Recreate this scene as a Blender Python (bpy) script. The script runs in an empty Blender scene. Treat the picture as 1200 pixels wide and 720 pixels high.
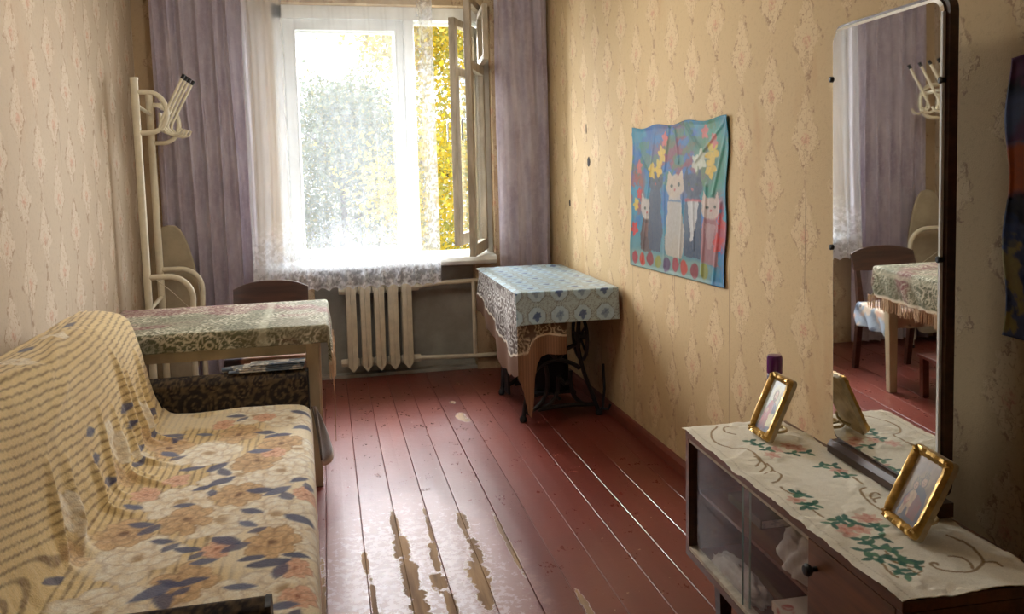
import bpy, bmesh, math, random
import numpy as np
from mathutils import Matrix, Vector
rnd = random.Random(7)
scene = bpy.context.scene
COL = scene.collection

# ------------------------------------------------------------------ camera
CAM_H = 1.45
F_PX, PY, PITCH, YAW, ROLL = 955.1, 286.13, 0.0951799, 0.2236271, -0.0231205
cy_, sy_ = math.cos(YAW), math.sin(YAW)
fwd = Vector((sy_*math.cos(PITCH), cy_*math.cos(PITCH), -math.sin(PITCH)))
right = Vector((cy_, -sy_, 0)); up = right.cross(fwd)
r2 = math.cos(ROLL)*right + math.sin(ROLL)*up
u2 = -math.sin(ROLL)*right + math.cos(ROLL)*up
cam_d = bpy.data.cameras.new('camera')
cam = bpy.data.objects.new('camera', cam_d); COL.objects.link(cam)
cam.matrix_world = Matrix(((r2.x, u2.x, -fwd.x, 0), (r2.y, u2.y, -fwd.y, 0), (r2.z, u2.z, -fwd.z, CAM_H), (0, 0, 0, 1)))
cam_d.sensor_fit = 'HORIZONTAL'; cam_d.sensor_width = 36.0
cam_d.lens = F_PX*36/1200
cam_d.shift_y = -(360-PY)/1200
cam_d.clip_start = 0.02
scene.camera = cam

# ------------------------------------------------------------------ sky, lights, exposure
world = bpy.data.worlds.new('overcast sky'); scene.world = world
world.use_nodes = True
wn = world.node_tree; wn.nodes.clear()
wo = wn.nodes.new('ShaderNodeOutputWorld'); bg = wn.nodes.new('ShaderNodeBackground')
tc = wn.nodes.new('ShaderNodeTexCoord'); sx = wn.nodes.new('ShaderNodeSeparateXYZ')
mr = wn.nodes.new('ShaderNodeMapRange')            # overcast: zenith about three times the horizon
mr.inputs[1].default_value = 0.0; mr.inputs[2].default_value = 1.0
mr.inputs[3].default_value = 1.0; mr.inputs[4].default_value = 3.0
wn.links.new(tc.outputs['Generated'], sx.inputs[0]); wn.links.new(sx.outputs['Z'], mr.inputs[0])
SKY = 1.3; LAMP = 43.0
mm = wn.nodes.new('ShaderNodeMath'); mm.operation = 'MULTIPLY'; mm.inputs[1].default_value = SKY
wn.links.new(mr.outputs[0], mm.inputs[0]); wn.links.new(mm.outputs[0], bg.inputs['Strength'])
bg.inputs['Color'].default_value = (0.90, 0.96, 1.0, 1)
wn.links.new(bg.outputs[0], wo.inputs['Surface'])

def area_light(name, loc, target, size_x, size_y, power, color, spread=180):
    d = bpy.data.lights.new(name, 'AREA'); d.shape = 'RECTANGLE'
    d.size = size_x; d.size_y = size_y; d.energy = power; d.color = color
    d.spread = math.radians(spread)
    o = bpy.data.objects.new(name, d); COL.objects.link(o)
    o.location = loc
    o.rotation_euler = (Vector(target)-Vector(loc)).to_track_quat('-Z', 'Y').to_euler()
    return o
area_light('daylight_boost', (0.9, 9.6, 5.6), (0.35, 5.7, 1.5), 4.5, 3.0, 1400, (0.92, 0.96, 1.0), 110)  # these added panels stand outside, out of view, and strengthen the window light
area_light('daylight_boost', (-2.0, 10.0, 2.6), (0.45, 5.8, 1.6), 2.2, 3.4, 1000, (0.98, 0.98, 0.97), 140)
area_light('daylight_boost', (4.4, 10.0, 2.6), (0.35, 5.8, 1.6), 4.4, 3.4, 1100, (0.95, 0.97, 1.0), 140)

scene.view_settings.view_transform = 'Standard'; scene.view_settings.look = 'None'
scene.view_settings.gamma = 1.0; scene.view_settings.use_curve_mapping = False
scene.view_settings.exposure = 0.0
scene.cycles.use_denoising = True
scene.cycles.max_bounces = 10; scene.cycles.diffuse_bounces = 6; scene.cycles.glossy_bounces = 5
scene.cycles.transparent_max_bounces = 24; scene.cycles.transmission_bounces = 6
scene.cycles.sample_clamp_indirect = 6.0

# ------------------------------------------------------------------ object helpers
def meta(o, label=None, cat=None, group=None, kind=None):
    if label: o['label'] = label
    if cat: o['category'] = cat
    if group: o['group'] = group
    if kind: o['kind'] = kind
    return o
def thing(name, loc, label=None, cat=None, group=None, kind=None):
    o = bpy.data.objects.new(name, None); COL.objects.link(o)
    o.location = loc; o.empty_display_size = 0.1
    return meta(o, label, cat, group, kind)
def origin_of(o):
    v = Vector((0, 0, 0))
    while o is not None:
        v += Vector(o.location); o = o.parent
    return v
def put(name, verts, faces, m, parent=None, smooth=False, cols=None, base=True):
    """verts are world coordinates; the object gets a sensible origin"""
    V = np.asarray(verts, dtype=np.float64)
    me = bpy.data.meshes.new(name)
    if parent is not None:
        off = np.array(origin_of(parent)); loc = (0, 0, 0)
    else:
        mn, mx = V.min(0), V.max(0)
        off = np.array(((mn[0]+mx[0])/2, (mn[1]+mx[1])/2, mn[2])); loc = tuple(off)
    V = V-off
    if isinstance(faces, np.ndarray):
        nf, k = faces.shape
        me.vertices.add(len(V)); me.vertices.foreach_set('co', V.astype(np.float32).ravel())
        me.loops.add(nf*k); me.loops.foreach_set('vertex_index', faces.astype(np.int32).ravel())
        me.polygons.add(nf)
        me.polygons.foreach_set('loop_start', np.arange(0, nf*k, k, dtype=np.int32))
        me.update(calc_edges=True); me.validate()
    else:
        me.from_pydata(V.tolist(), [], faces); me.update()
    if cols is not None:
        ca = me.color_attributes.new('Col', 'FLOAT_COLOR', 'POINT')
        c4 = np.ones((len(V), 4), np.float32); c4[:, :cols.shape[1]] = cols
        ca.data.foreach_set('color', c4.ravel())
    if smooth:
        me.polygons.foreach_set('use_smooth', np.ones(len(me.polygons), dtype=bool))
    me.materials.append(m)
    o = bpy.data.objects.new(name, me); COL.objects.link(o)
    o.location = loc
    if parent is not None: o.parent = parent
    return o
def bevel(o, w, seg=2):
    b = o.modifiers.new('bevel', 'BEVEL'); b.width = w; b.segments = seg; b.limit_method = 'ANGLE'
    return o
class MB:
    """collects simple shapes for ONE mesh; self.T maps local to world"""
    def __init__(s, T=None): s.v = []; s.f = []; s.T = T or Matrix.Identity(4)
    def add(s, vs, fs):
        k = len(s.v)
        s.v += [tuple(s.T @ Vector(p)) for p in vs]
        s.f += [tuple(i+k for i in f) for f in fs]; return s
    def box(s, a, b, M=None):
        x0, y0, z0 = a; x1, y1, z1 = b
        vs = [(x0,y0,z0),(x1,y0,z0),(x1,y1,z0),(x0,y1,z0),(x0,y0,z1),(x1,y0,z1),(x1,y1,z1),(x0,y1,z1)]
        if M is not None: vs = [tuple(M @ Vector(p)) for p in vs]
        return s.add(vs, [(0,3,2,1),(4,5,6,7),(0,1,5,4),(1,2,6,5),(2,3,7,6),(3,0,4,7)])
    def hexa(s, lo, hi):   # two quads of four points each
        return s.add(list(lo)+list(hi), [(0,3,2,1),(4,5,6,7),(0,1,5,4),(1,2,6,5),(2,3,7,6),(3,0,4,7)])
    def tube(s, pts, r, n=10, closed=False):
        P = [Vector(p) for p in pts]; m = len(P)
        R = r if isinstance(r, (list, tuple)) else [r]*m
        tan = []
        for i in range(m):
            a = P[(i-1) % m] if (closed or i > 0) else P[0]
            b = P[(i+1) % m] if (closed or i < m-1) else P[-1]
            tan.append((b-a).normalized())
        nrm = tan[0].orthogonal().normalized(); vs = []
        for i in range(m):
            nrm = (nrm - tan[i]*nrm.dot(tan[i])).normalized(); bi = tan[i].cross(nrm)
            for k in range(n):
                a = 2*math.pi*k/n
                vs.append(tuple(P[i] + (nrm*math.cos(a)+bi*math.sin(a))*R[i]))
        fs = []
        for i in range(m if closed else m-1):
            j = (i+1) % m
            for k in range(n):
                l = (k+1) % n
                fs.append((i*n+k, i*n+l, j*n+l, j*n+k))
        if not closed:
            fs.append(tuple(range(n-1, -1, -1))); fs.append(tuple(range((m-1)*n, m*n)))
        return s.add(vs, fs)
    def lathe(s, prof, c=(0,0,0), n=24, axis='z'):
        vs = []
        for r, h in prof:
            for k in range(n):
                a = 2*math.pi*k/n
                p = (r*math.cos(a), r*math.sin(a), h)
                if axis == 'x': p = (p[2], p[0], p[1])
                if axis == 'y': p = (p[1], p[2], p[0])
                vs.append((c[0]+p[0], c[1]+p[1], c[2]+p[2]))
        m = len(prof); fs = []
        for i in range(m-1):
            for k in range(n):
                l = (k+1) % n
                fs.append((i*n+k, i*n+l, (i+1)*n+l, (i+1)*n+k))
        fs.append(tuple(range(n-1, -1, -1))); fs.append(tuple(range((m-1)*n, m*n)))
        return s.add(vs, fs)
    def prism(s, poly, a, b, axis='y'):
        """poly: 2D outline; extruded from a to b along axis. axis y -> (x,z), x -> (y,z), z -> (x,y)"""
        def mk(p, t):
            return {'y': (p[0], t, p[1]), 'x': (t, p[0], p[1]), 'z': (p[0], p[1], t)}[axis]
        n = len(poly)
        vs = [mk(p, a) for p in poly]+[mk(p, b) for p in poly]
        fs = [tuple(range(n)), tuple(range(2*n-1, n-1, -1))]
        for i in range(n):
            j = (i+1) % n
            fs.append((i, i+n, j+n, j))
        return s.add(vs, fs)
    def build(s, name, m, parent=None, smooth=False, bev=0):
        o = put(name, s.v, s.f, m, parent, False)
        me = o.data
        bm = bmesh.new(); bm.from_mesh(me); bmesh.ops.recalc_face_normals(bm, faces=bm.faces[:]); bm.to_mesh(me); bm.free()
        if smooth:
            for p in me.polygons: p.use_smooth = True
            try: me.set_sharp_from_angle(angle=math.radians(42))
            except Exception: pass
        if bev: bevel(o, bev)
        return o
def grid_faces(nu, nv):
    i = np.arange(nu-1)[:, None]; j = np.arange(nv-1)[None, :]
    a = (i*nv+j).ravel()
    return np.stack([a, a+nv, a+nv+1, a+1], 1)
def arc(c, r, a0, a1, n, ax, ay):
    c = Vector(c); ax = Vector(ax); ay = Vector(ay)
    return [tuple(c+ax*(r*math.cos(a0+(a1-a0)*i/n))+ay*(r*math.sin(a0+(a1-a0)*i/n))) for i in range(n+1)]

# ------------------------------------------------------------------ shader helpers
class E:
    """math-node expression"""
    def __init__(s, nt, sock): s.nt = nt; s.k = sock
    def op(s, o, *a):
        n = s.nt.nodes.new('ShaderNodeMath'); n.operation = o
        s.nt.links.new(s.k, n.inputs[0])
        for i, b in enumerate(a):
            if isinstance(b, E): s.nt.links.new(b.k, n.inputs[i+1])
            else: n.inputs[i+1].default_value = b
        return E(s.nt, n.outputs[0])
    def __add__(s, b): return s.op('ADD', b)
    def __sub__(s, b): return s.op('SUBTRACT', b)
    def __mul__(s, b): return s.op('MULTIPLY', b)
    def __truediv__(s, b): return s.op('DIVIDE', b)
    __radd__ = __add__; __rmul__ = __mul__
    def __rsub__(s, b): return (s*-1.0)+b
    def abs(s): return s.op('ABSOLUTE')
    def floor(s): return s.op('FLOOR')
    def fract(s): return s.op('FRACT')
    def max(s, b): return s.op('MAXIMUM', b)
    def min(s, b): return s.op('MINIMUM', b)
    def sin(s): return s.op('SINE')
    def pow(s, b): return s.op('POWER', b)
    def clamp(s): return s.min(1.0).max(0.0)
    def step(s, lo, hi):   # smooth step from lo to hi
        n = s.nt.nodes.new('ShaderNodeMapRange'); n.interpolation_type = 'SMOOTHSTEP'
        s.nt.links.new(s.k, n.inputs[0]); n.inputs[1].default_value = lo; n.inputs[2].default_value = hi
        return E(s.nt, n.outputs[0])
class Mat:
    def __init__(s, name):
        s.m = bpy.data.materials.new(name); s.m.use_nodes = True
        s.nt = s.m.node_tree; s.nt.nodes.clear()
        s.out = s.nt.nodes.new('ShaderNodeOutputMaterial')
    def n(s, t, **kw):
        x = s.nt.nodes.new(t)
        for k, v in kw.items(): setattr(x, k, v)
        return x
    def l(s, a, b): s.nt.links.new(a.k if isinstance(a, E) else a, b)
    def pos(s):
        g = s.n('ShaderNodeNewGeometry'); x = s.n('ShaderNodeSeparateXYZ'); s.l(g.outputs['Position'], x.inputs[0])
        s.P = g.outputs['Position']
        return [E(s.nt, x.outputs[i]) for i in range(3)]
    def obj(s):
        t = s.n('ShaderNodeTexCoord'); s.P = t.outputs['Object']; return s.P
    def noise(s, scale, detail=3, rough=0.55, vec=None, stretch=None):
        n = s.n('ShaderNodeTexNoise'); n.inputs['Scale'].default_value = scale
        n.inputs['Detail'].default_value = detail; n.inputs['Roughness'].default_value = rough
        v = vec if vec is not None else s.P
        if stretch:
            mp = s.n('ShaderNodeMapping'); mp.inputs['Scale'].default_value = stretch
            s.l(v, mp.inputs[0]); v = mp.outputs[0]
        s.l(v, n.inputs['Vector'])
        return E(s.nt, n.outputs['Fac'])
    def mix(s, f, a, b):
        x = s.n('ShaderNodeMix', data_type='RGBA')
        for sock, val in ((x.inputs[0], f), (x.inputs[6], a), (x.inputs[7], b)):
            if isinstance(val, E): s.l(val, sock)
            elif isinstance(val, (tuple, list)): sock.default_value = (*val[:3], 1)
            elif isinstance(val, (int, float)): sock.default_value = val
            else: s.l(val, sock)
        return x.outputs[2]
    def ramp(s, fac, stops, mode='LINEAR'):
        r = s.n('ShaderNodeValToRGB'); r.color_ramp.interpolation = mode
        while len(r.color_ramp.elements) < len(stops): r.color_ramp.elements.new(0.5)
        for e, (p, c) in zip(r.color_ramp.elements, stops):
            e.position = p; e.color = (c, c, c, 1) if isinstance(c, (int, float)) else (*c[:3], 1)
        s.l(fac, r.inputs[0]); return r.outputs[0]
    def princ(s, col, rough, metal=0.0, bump=None, bs=0.3, bd=0.01, spec=0.5, coat=0.0, sheen=0.0):
        b = s.n('ShaderNodeBsdfPrincipled')
        def sv(k, v):
            if isinstance(v, (E,)) or hasattr(v, 'is_output'): s.l(v, b.inputs[k])
            elif isinstance(v, (tuple, list)): b.inputs[k].default_value = (*v[:3], 1)
            else: b.inputs[k].default_value = v
        sv('Base Color', col); sv('Roughness', rough); sv('Metallic', metal); sv('Specular IOR Level', spec)
        sv('Coat Weight', coat); sv('Sheen Weight', sheen)
        if bump is not None:
            bp = s.n('ShaderNodeBump'); bp.inputs['Strength'].default_value = bs; bp.inputs['Distance'].default_value = bd
            s.l(bump, bp.inputs['Height']); s.l(bp.outputs[0], b.inputs['Normal'])
        s.l(b.outputs[0], s.out.inputs[0]); s.b = b
        return s.m
def lin(r, g, b):
    f = lambda c: (c/255/12.92 if c/255 <= 0.04045 else ((c/255+0.055)/1.055)**2.4)
    return (f(r), f(g), f(b))
def simple(name, c, rough=0.5, metal=0.0, var=0.15, scale=14, bs=0.15, spec=0.5, stretch=None, coat=0.0, bd=0.004):
    M = Mat(name); M.obj()
    n = M.noise(scale, 4, 0.6, stretch=stretch)
    c1 = tuple(x*(1-var) for x in c); c2 = tuple(min(1, x*(1+var)) for x in c)
    return M.princ(M.mix(n.step(0.3, 0.7), c1, c2), rough, metal, n, bs, bd, spec, coat)
def wood(name, c1, c2, rough=0.4, axis=1, scale=9, coat=0.0):
    M = Mat(name); M.obj()
    st = [1, 1, 1]; st[axis] = 0.06
    n = M.noise(scale*6, 5, 0.65, stretch=tuple(st)); n2 = M.noise(scale, 3, 0.5, stretch=tuple(st))
    f = (n*0.6+n2*0.4).step(0.35, 0.68)
    return M.princ(M.mix(f, c1, c2), rough, 0, n, 0.12, 0.002, 0.5, coat)
def painted(name, rough=0.85, weave=420.0, bs=0.25, spec=0.3, sheen=0.0, metal=0.0, bd=0.002):
    """colours come from the printed pattern stored on the mesh points"""
    M = Mat(name); M.obj()
    a = M.n('ShaderNodeAttribute', attribute_name='Col')
    n = M.noise(weave, 2, 0.5); n2 = M.noise(60, 3, 0.6)
    col = M.mix((n*0.7+n2*0.3).step(0.3, 0.7)*0.18, a.outputs['Color'], M.mix(1.0, a.outputs['Color'], (0.12, 0.10, 0.08)))
    return M.princ(col, rough, metal, n, bs, bd, spec, 0, sheen)

# ------------------------------------------------------------------ pattern painting on mesh points (numpy)
_rs = np.random.RandomState(11)
_tab = _rs.rand(256, 256)
def vnoise(u, v, f=1.0, seed=0):
    u = np.asarray(u)*f+seed*17.3; v = np.asarray(v)*f+seed*9.7
    i = np.floor(u).astype(int); j = np.floor(v).astype(int); fu = u-i; fv = v-j
    fu = fu*fu*(3-2*fu); fv = fv*fv*(3-2*fv)
    g = lambda a, b: _tab[a % 256, b % 256]
    return (g(i, j)*(1-fu)+g(i+1, j)*fu)*(1-fv)+(g(i, j+1)*(1-fu)+g(i+1, j+1)*fu)*fv
def fbm(u, v, f=1.0, seed=0, o=4):
    s = 0; a = 0.5; t = 0
    for k in range(o):
        s = s+a*vnoise(u, v, f*2**k, seed+k); t += a; a *= 0.55
    return s/t
def ss(x, a, b):
    t = np.clip((x-a)/(b-a), 0, 1); return t*t*(3-2*t)
def blend(col, m, c):
    m = np.asarray(m)[..., None]; return col*(1-m)+np.asarray(c, float)*m
def ell(u, v, cx, cy, rx, ry, ang=0.0, soft=0.15):
    c, s = math.cos(ang), math.sin(ang); x = u-cx; y = v-cy
    d = np.sqrt(((x*c+y*s)/rx)**2+((-x*s+y*c)/ry)**2)
    return 1-ss(d, 1-soft, 1+soft)
def leaf(u, v, cx, cy, L, W, ang, soft=0.2):
    c, s = math.cos(ang), math.sin(ang); x = ((u-cx)*c+(v-cy)*s)/L; y = (-(u-cx)*s+(v-cy)*c)/W
    d = np.abs(y)-np.clip(1-x*x, 0, 1)
    return (1-ss(d, -soft, soft))*(np.abs(x) < 1)
def stroke(u, v, pts, w, soft=0.4):
    d = np.full(np.shape(u), 1e9)
    for (x0, y0), (x1, y1) in zip(pts[:-1], pts[1:]):
        dx, dy = x1-x0, y1-y0; L2 = dx*dx+dy*dy+1e-12
        t = np.clip(((u-x0)*dx+(v-y0)*dy)/L2, 0, 1)
        d = np.minimum(d, np.hypot(u-x0-t*dx, v-y0-t*dy))
    return 1-ss(d, w*(1-soft), w*(1+soft))
def poly_mask(u, v, pts):
    inside = np.zeros(np.shape(u), bool); n = len(pts)
    for i in range(n):
        x0, y0 = pts[i]; x1, y1 = pts[(i+1) % n]
        cond = ((y0 > v) != (y1 > v)) & (u < (x1-x0)*(v-y0)/((y1-y0) or 1e-9)+x0)
        inside ^= cond
    return inside.astype(float)

# ------------------------------------------------------------------ shared materials
def wallpaper(name, ax, c_bg, c_mo, rust=0.0):
    M = Mat(name); x, y, z = M.pos()
    u = y if ax == 'y' else x
    wob = M.noise(26, 3, 0.6); wob2 = M.noise(90, 3, 0.65); big = M.noise(1.1, 3, 0.5)
    a = (u+0.03)/0.2165
    colm = a.floor(); fu = (a.fract()-0.5)*0.2165
    par = (colm*0.5).fract()                       # 0 or .5
    b = (z/0.325)+par+0.26
    t = b.fract()                                  # 0 bottom .. 1 top
    fu2 = fu+(wob-0.5)*0.085+(wob2-0.5)*0.06
    tt = t+(wob2-0.5)*0.16
    w = M.ramp(tt, [(0.0, 0.0), (0.1, 0.0), (0.16, 0.30), (0.26, 0.36), (0.32, 0.55), (0.40, 0.98), (0.50, 0.80), (0.62, 0.55), (0.76, 0.34), (0.88, 0.10), (0.94, 0.0)], 'B_SPLINE')
    w = E(M.nt, w)*0.088
    d = w-fu2.abs()
    mask = d.step(-0.010, 0.014)
    vor = M.n('ShaderNodeTexVoronoi', feature='DISTANCE_TO_EDGE'); vor.inputs['Scale'].default_value = 42
    M.l(M.P, vor.inputs['Vector'])
    cell = E(M.nt, vor.outputs['Distance'])
    veins = (1.0-cell.step(0.02, 0.13))*mask*wob2.step(0.46, 0.60)
    outline = (1.0-(d.abs()).step(0.002, 0.010))*wob.step(0.46, 0.60)
    rose = (1.0-((fu*fu)/0.0009+((t-0.42)*(t-0.42))/0.010).step(0.1, 1.0))*wob2.step(0.35, 0.60)
    stem = (1.0-fu2.abs().step(0.002, 0.006))*t.step(0.12, 0.2)*(1.0-t.step(0.4, 0.45))
    fine = M.noise(240, 2, 0.7)
    spk = M.noise(70, 4, 0.75)
    base = M.mix(big.step(0.3, 0.7)*0.5, c_bg, tuple(k*0.88 for k in c_bg))
    base = M.mix(spk.step(0.50, 0.70)*0.42, base, tuple(k*0.72 for k in c_bg))
    col = M.mix(mask*(0.34+0.3*wob2), base, c_mo)
    col = M.mix(veins*0.50, col, (0.30, 0.17, 0.10))
    col = M.mix(outline*0.75, col, (0.27, 0.16, 0.09))
    col = M.mix(rose*0.60, col, (0.55, 0.25, 0.17))
    col = M.mix(stem.clamp()*0.4, col, (0.25, 0.15, 0.08))
    # seams between the strips, opened in places
    su = ((u-2.455+5.3)/0.53 if ax == 'y' else (u+3.0)/0.53)
    sm = (su.fract()-0.5).abs()
    seamn = M.noise(1.7, 2, 0.5, stretch=(1, 1, 0.8))
    seam = (sm.step(0.4955, 0.4988))*seamn.step(0.47, 0.56)
    col = M.mix(seam*0.75, col, (0.10, 0.065, 0.04))
    # ageing: rust-coloured streaks and grime near the skirting
    st = M.noise(3.2, 4, 0.65, stretch=(1, 1, 0.35))
    col = M.mix(st.step(0.56, 0.74)*(rust+0.10), col, (0.42, 0.20, 0.07))
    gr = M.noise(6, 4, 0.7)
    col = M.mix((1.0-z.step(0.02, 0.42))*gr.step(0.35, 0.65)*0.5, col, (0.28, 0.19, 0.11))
    h = mask*0.5+veins*-0.3+fine*0.5+spk*0.4
    return M.princ(col, 0.78, 0, h, 0.28, 0.004, 0.25)
M_WALL_R = wallpaper('wallpaper_right', 'y', lin(196, 170, 128), lin(214, 191, 150), 0.25)
M_WALL_L = wallpaper('wallpaper_left', 'y', lin(190, 172, 148), lin(214, 199, 176), 0.08)
M_WALL_W = wallpaper('wallpaper_window', 'x', lin(190, 166, 132), lin(215, 194, 158), 0.2)
M_CEIL = simple('whitewash', lin(226, 222, 212), 0.9, var=0.04, scale=4, spec=0.2)
M_NICHE = simple('grey wall paint', lin(150, 146, 134), 0.7, var=0.14, scale=6, bs=0.3, spec=0.3)
M_WHITE = simple('white gloss paint', lin(228, 230, 226), 0.35, var=0.06, scale=8)
M_OLDWHITE = simple('worn window paint', lin(174, 162, 142), 0.5, var=0.25, scale=22, bs=0.4, stretch=(1, 1, 0.2))
M_CREAM = simple('cream radiator paint', lin(206, 194, 168), 0.45, var=0.10, scale=12, bs=0.25)
M_RACK = simple('cream enamel', lin(221, 213, 188), 0.35, var=0.06, scale=20)
M_TBLPAINT = simple('cream table paint', lin(196, 182, 150), 0.45, var=0.10, scale=14, stretch=(1, 1, 0.3))
M_BLACK = simple('black iron', lin(24, 27, 34), 0.45, var=0.2, scale=30)
M_RUBBER = simple('black plastic', lin(18, 18, 20), 0.5)
M_STEEL = simple('steel', lin(170, 170, 168), 0.3, 0.9)
M_DKWOOD = wood('dark stained wood', lin(52, 30, 24), lin(84, 50, 38), 0.35, 0, 10, 0.2)
M_CABWOOD = wood('walnut veneer', lin(74, 44, 24), lin(112, 68, 36), 0.35, 1, 8, 0.25)
M_CABDARK = wood('dark cabinet wood', lin(48, 30, 22), lin(78, 50, 34), 0.4, 1, 9, 0.1)
M_BASEB = simple('red-brown skirting paint', lin(112, 58, 44), 0.4, var=0.2, scale=10)
def glass_mat(name, dirt_sheen=0.0, tint=(1, 1, 1)):
    M = Mat(name); M.pos()
    tr = M.n('ShaderNodeBsdfTransparent'); tr.inputs[0].default_value = (*tint, 1)
    gl = M.n('ShaderNodeBsdfGlossy'); gl.inputs['Roughness'].default_value = 0.03
    lw = M.n('ShaderNodeLayerWeight'); lw.inputs[0].default_value = 0.5
    fz = E(M.nt, lw.outputs['Facing']).pow(5.0)*0.92+0.04
    m1 = M.n('ShaderNodeMixShader'); M.l(fz, m1.inputs[0]); M.l(tr.outputs[0], m1.inputs[1]); M.l(gl.outputs[0], m1.inputs[2])
    if dirt_sheen:
        df = M.n('ShaderNodeBsdfTranslucent'); df.inputs[0].default_value = (0.85, 0.9, 0.92, 1)
        n1 = M.noise(20, 4, 0.65).step(0.35, 0.75)*0.5
        n2 = M.noise(60, 2, 0.5).step(0.66, 0.72)*0.55
        n3 = M.noise(9, 3, 0.7).step(0.62, 0.68)*0.35
        f = ((n1+n2+n3)*dirt_sheen+dirt_sheen*0.25).clamp()
        m2 = M.n('ShaderNodeMixShader'); M.l(f, m2.inputs[0]); M.l(m1.outputs[0], m2.inputs[1]); M.l(df.outputs[0], m2.inputs[2])
        M.l(m2.outputs[0], M.out.inputs[0])
    else: M.l(m1.outputs[0], M.out.inputs[0])
    return M.m
M_GLASS = glass_mat('clean glass', 0.0); M_SHEENGLASS = glass_mat('milky sheen cabinet glass', 0.05); M_DIRTY = glass_mat('dirty window glass', 0.03)  # cabinet panes: milky door reflection mixed into the glass as pale haze

# ------------------------------------------------------------------ room shell
XL, XR, YW, YB, ZC = -1.15, 1.575, 5.68, -0.75, 2.76
def struct(o): o['kind'] = 'structure'; return o
# floor: planks run from the window to the back of the room
M = Mat('worn red-brown floor paint'); x, y, z = M.pos()
big = M.noise(1.6, 4, 0.6); fin = M.noise(34, 5, 0.7); mid = M.noise(9, 5, 0.7); edge = M.noise(24, 4, 0.65)
obi = M.n('ShaderNodeObjectInfo'); rv = E(M.nt, obi.outputs['Random'])
paint = M.mix(rv*0.7, lin(104, 46, 36), lin(124, 60, 46))
paint = M.mix(big.step(0.3, 0.7)*0.5, paint, lin(94, 44, 34))
# trodden, scuffed zone beside the sofa: the gloss coat rubbed pale
zone = (1.0-(((x-0.25)*(x-0.25))/0.26+((y-2.6)*(y-2.6))/1.5).step(0.10, 1.30))
scuff = (zone*1.1+(mid-0.5)*1.1+(fin-0.5)*0.8).step(0.45, 0.85)
paint = M.mix(scuff*0.30, paint, lin(176, 132, 122))
chip = (zone*0.8+(fin-0.5)*2.0+(mid-0.5)*0.6).step(0.72, 0.86)
paint = M.mix(chip*0.42, paint, lin(200, 176, 168))
flk = M.noise(70, 4, 0.7, stretch=(1, 0.35, 1))
# bare timber where the paint has come off along the joints
BARE = [(0.218, 3.22, 0.022, 0.22), (0.228, 3.02, 0.042, 0.2), (0.236, 2.8, 0.04, 0.26), (0.246, 2.56, 0.044, 0.22), (0.352, 3.16, 0.012, 0.26), (0.34, 2.92, 0.02, 0.2), (0.336, 2.735, 0.04, 0.1), (0.35, 2.56, 0.024, 0.16), (0.494, 3.2, 0.03, 0.12), (0.485, 3.08, 0.016, 0.1), (0.496, 2.93, 0.034, 0.16), (0.474, 2.74, 0.052, 0.15), (0.47, 2.6, 0.036, 0.12), (0.088, 2.94, 0.018, 0.13), (0.629, 3.08, 0.013, 0.22), (0.631, 2.86, 0.013, 0.18), (0.78, 2.44, 0.016, 0.14), (0.719, 4.59, 0.036, 0.1), (0.735, 4.53, 0.03, 0.06), (0.71, 4.9, 0.022, 0.04), (-0.07, 2.6, 0.018, 0.5), (0.1, 2.6, 0.012, 0.3)]
bare = None
for (cx, cyy, rx, ry) in BARE:
    dd = ((x-cx)*(x-cx))/(rx*rx)+((y-cyy)*(y-cyy))/(ry*ry)
    bare = dd if bare is None else bare.min(dd)
bm_ = (1.0-(bare+(edge-0.5)*2.6+(mid-0.5)*1.6).step(0.50, 0.60))
tim = M.noise(30, 4, 0.6, stretch=(1, 0.07, 1))
timber = M.mix(tim.step(0.3, 0.7), lin(112, 82, 52), lin(158, 124, 84))
rim = (1.0-((bare+(edge-0.5)*2.6+(mid-0.5)*1.6)-0.62).abs().step(0.08, 0.2))
paint = M.mix(rim*0.35, paint, lin(226, 214, 204))
col = M.mix(bm_, paint, timber)
spots = M.noise(46, 2, 0.5).step(0.73, 0.76)
col = M.mix(spots*0.6, col, lin(196, 176, 156))
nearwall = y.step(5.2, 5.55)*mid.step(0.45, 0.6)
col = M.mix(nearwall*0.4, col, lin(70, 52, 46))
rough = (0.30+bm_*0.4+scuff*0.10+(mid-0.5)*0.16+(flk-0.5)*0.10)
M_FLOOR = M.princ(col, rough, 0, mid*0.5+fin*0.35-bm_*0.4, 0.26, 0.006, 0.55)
M_GAP = simple('dark joint', (0.015, 0.010, 0.008), 0.9)
floor = struct(thing('floor', (0, 0, 0)))
MB().box((XL-0.02, YB-0.02, -0.10), (XR+0.02, YW+0.16, -0.012)).build('subfloor', M_GAP, floor)
edges = [-1.15, -1.02, -0.885, -0.75, -0.61, -0.475, -0.34, -0.20, -0.055, 0.087, 0.225, 0.361, 0.494, 0.637, 0.766, 0.900, 1.046, 1.176, 1.315, 1.455, 1.575]
for a, b in zip(edges[:-1], edges[1:]):
    w = 0.0007
    cup = rnd.uniform(0.0, 0.0016); dz = rnd.uniform(-0.0012, 0.0012)
    sec = [(a+w, -0.03), (a+w, -0.0016+dz), (a+w+0.0018, dz), (a+(b-a)*0.5, dz+cup), (b-w-0.0018, dz), (b-w, -0.0016+dz), (b-w, -0.03)]
    MB().prism(sec, YB, YW+0.12, 'y').build('floorboard', M_FLOOR, floor)

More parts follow.
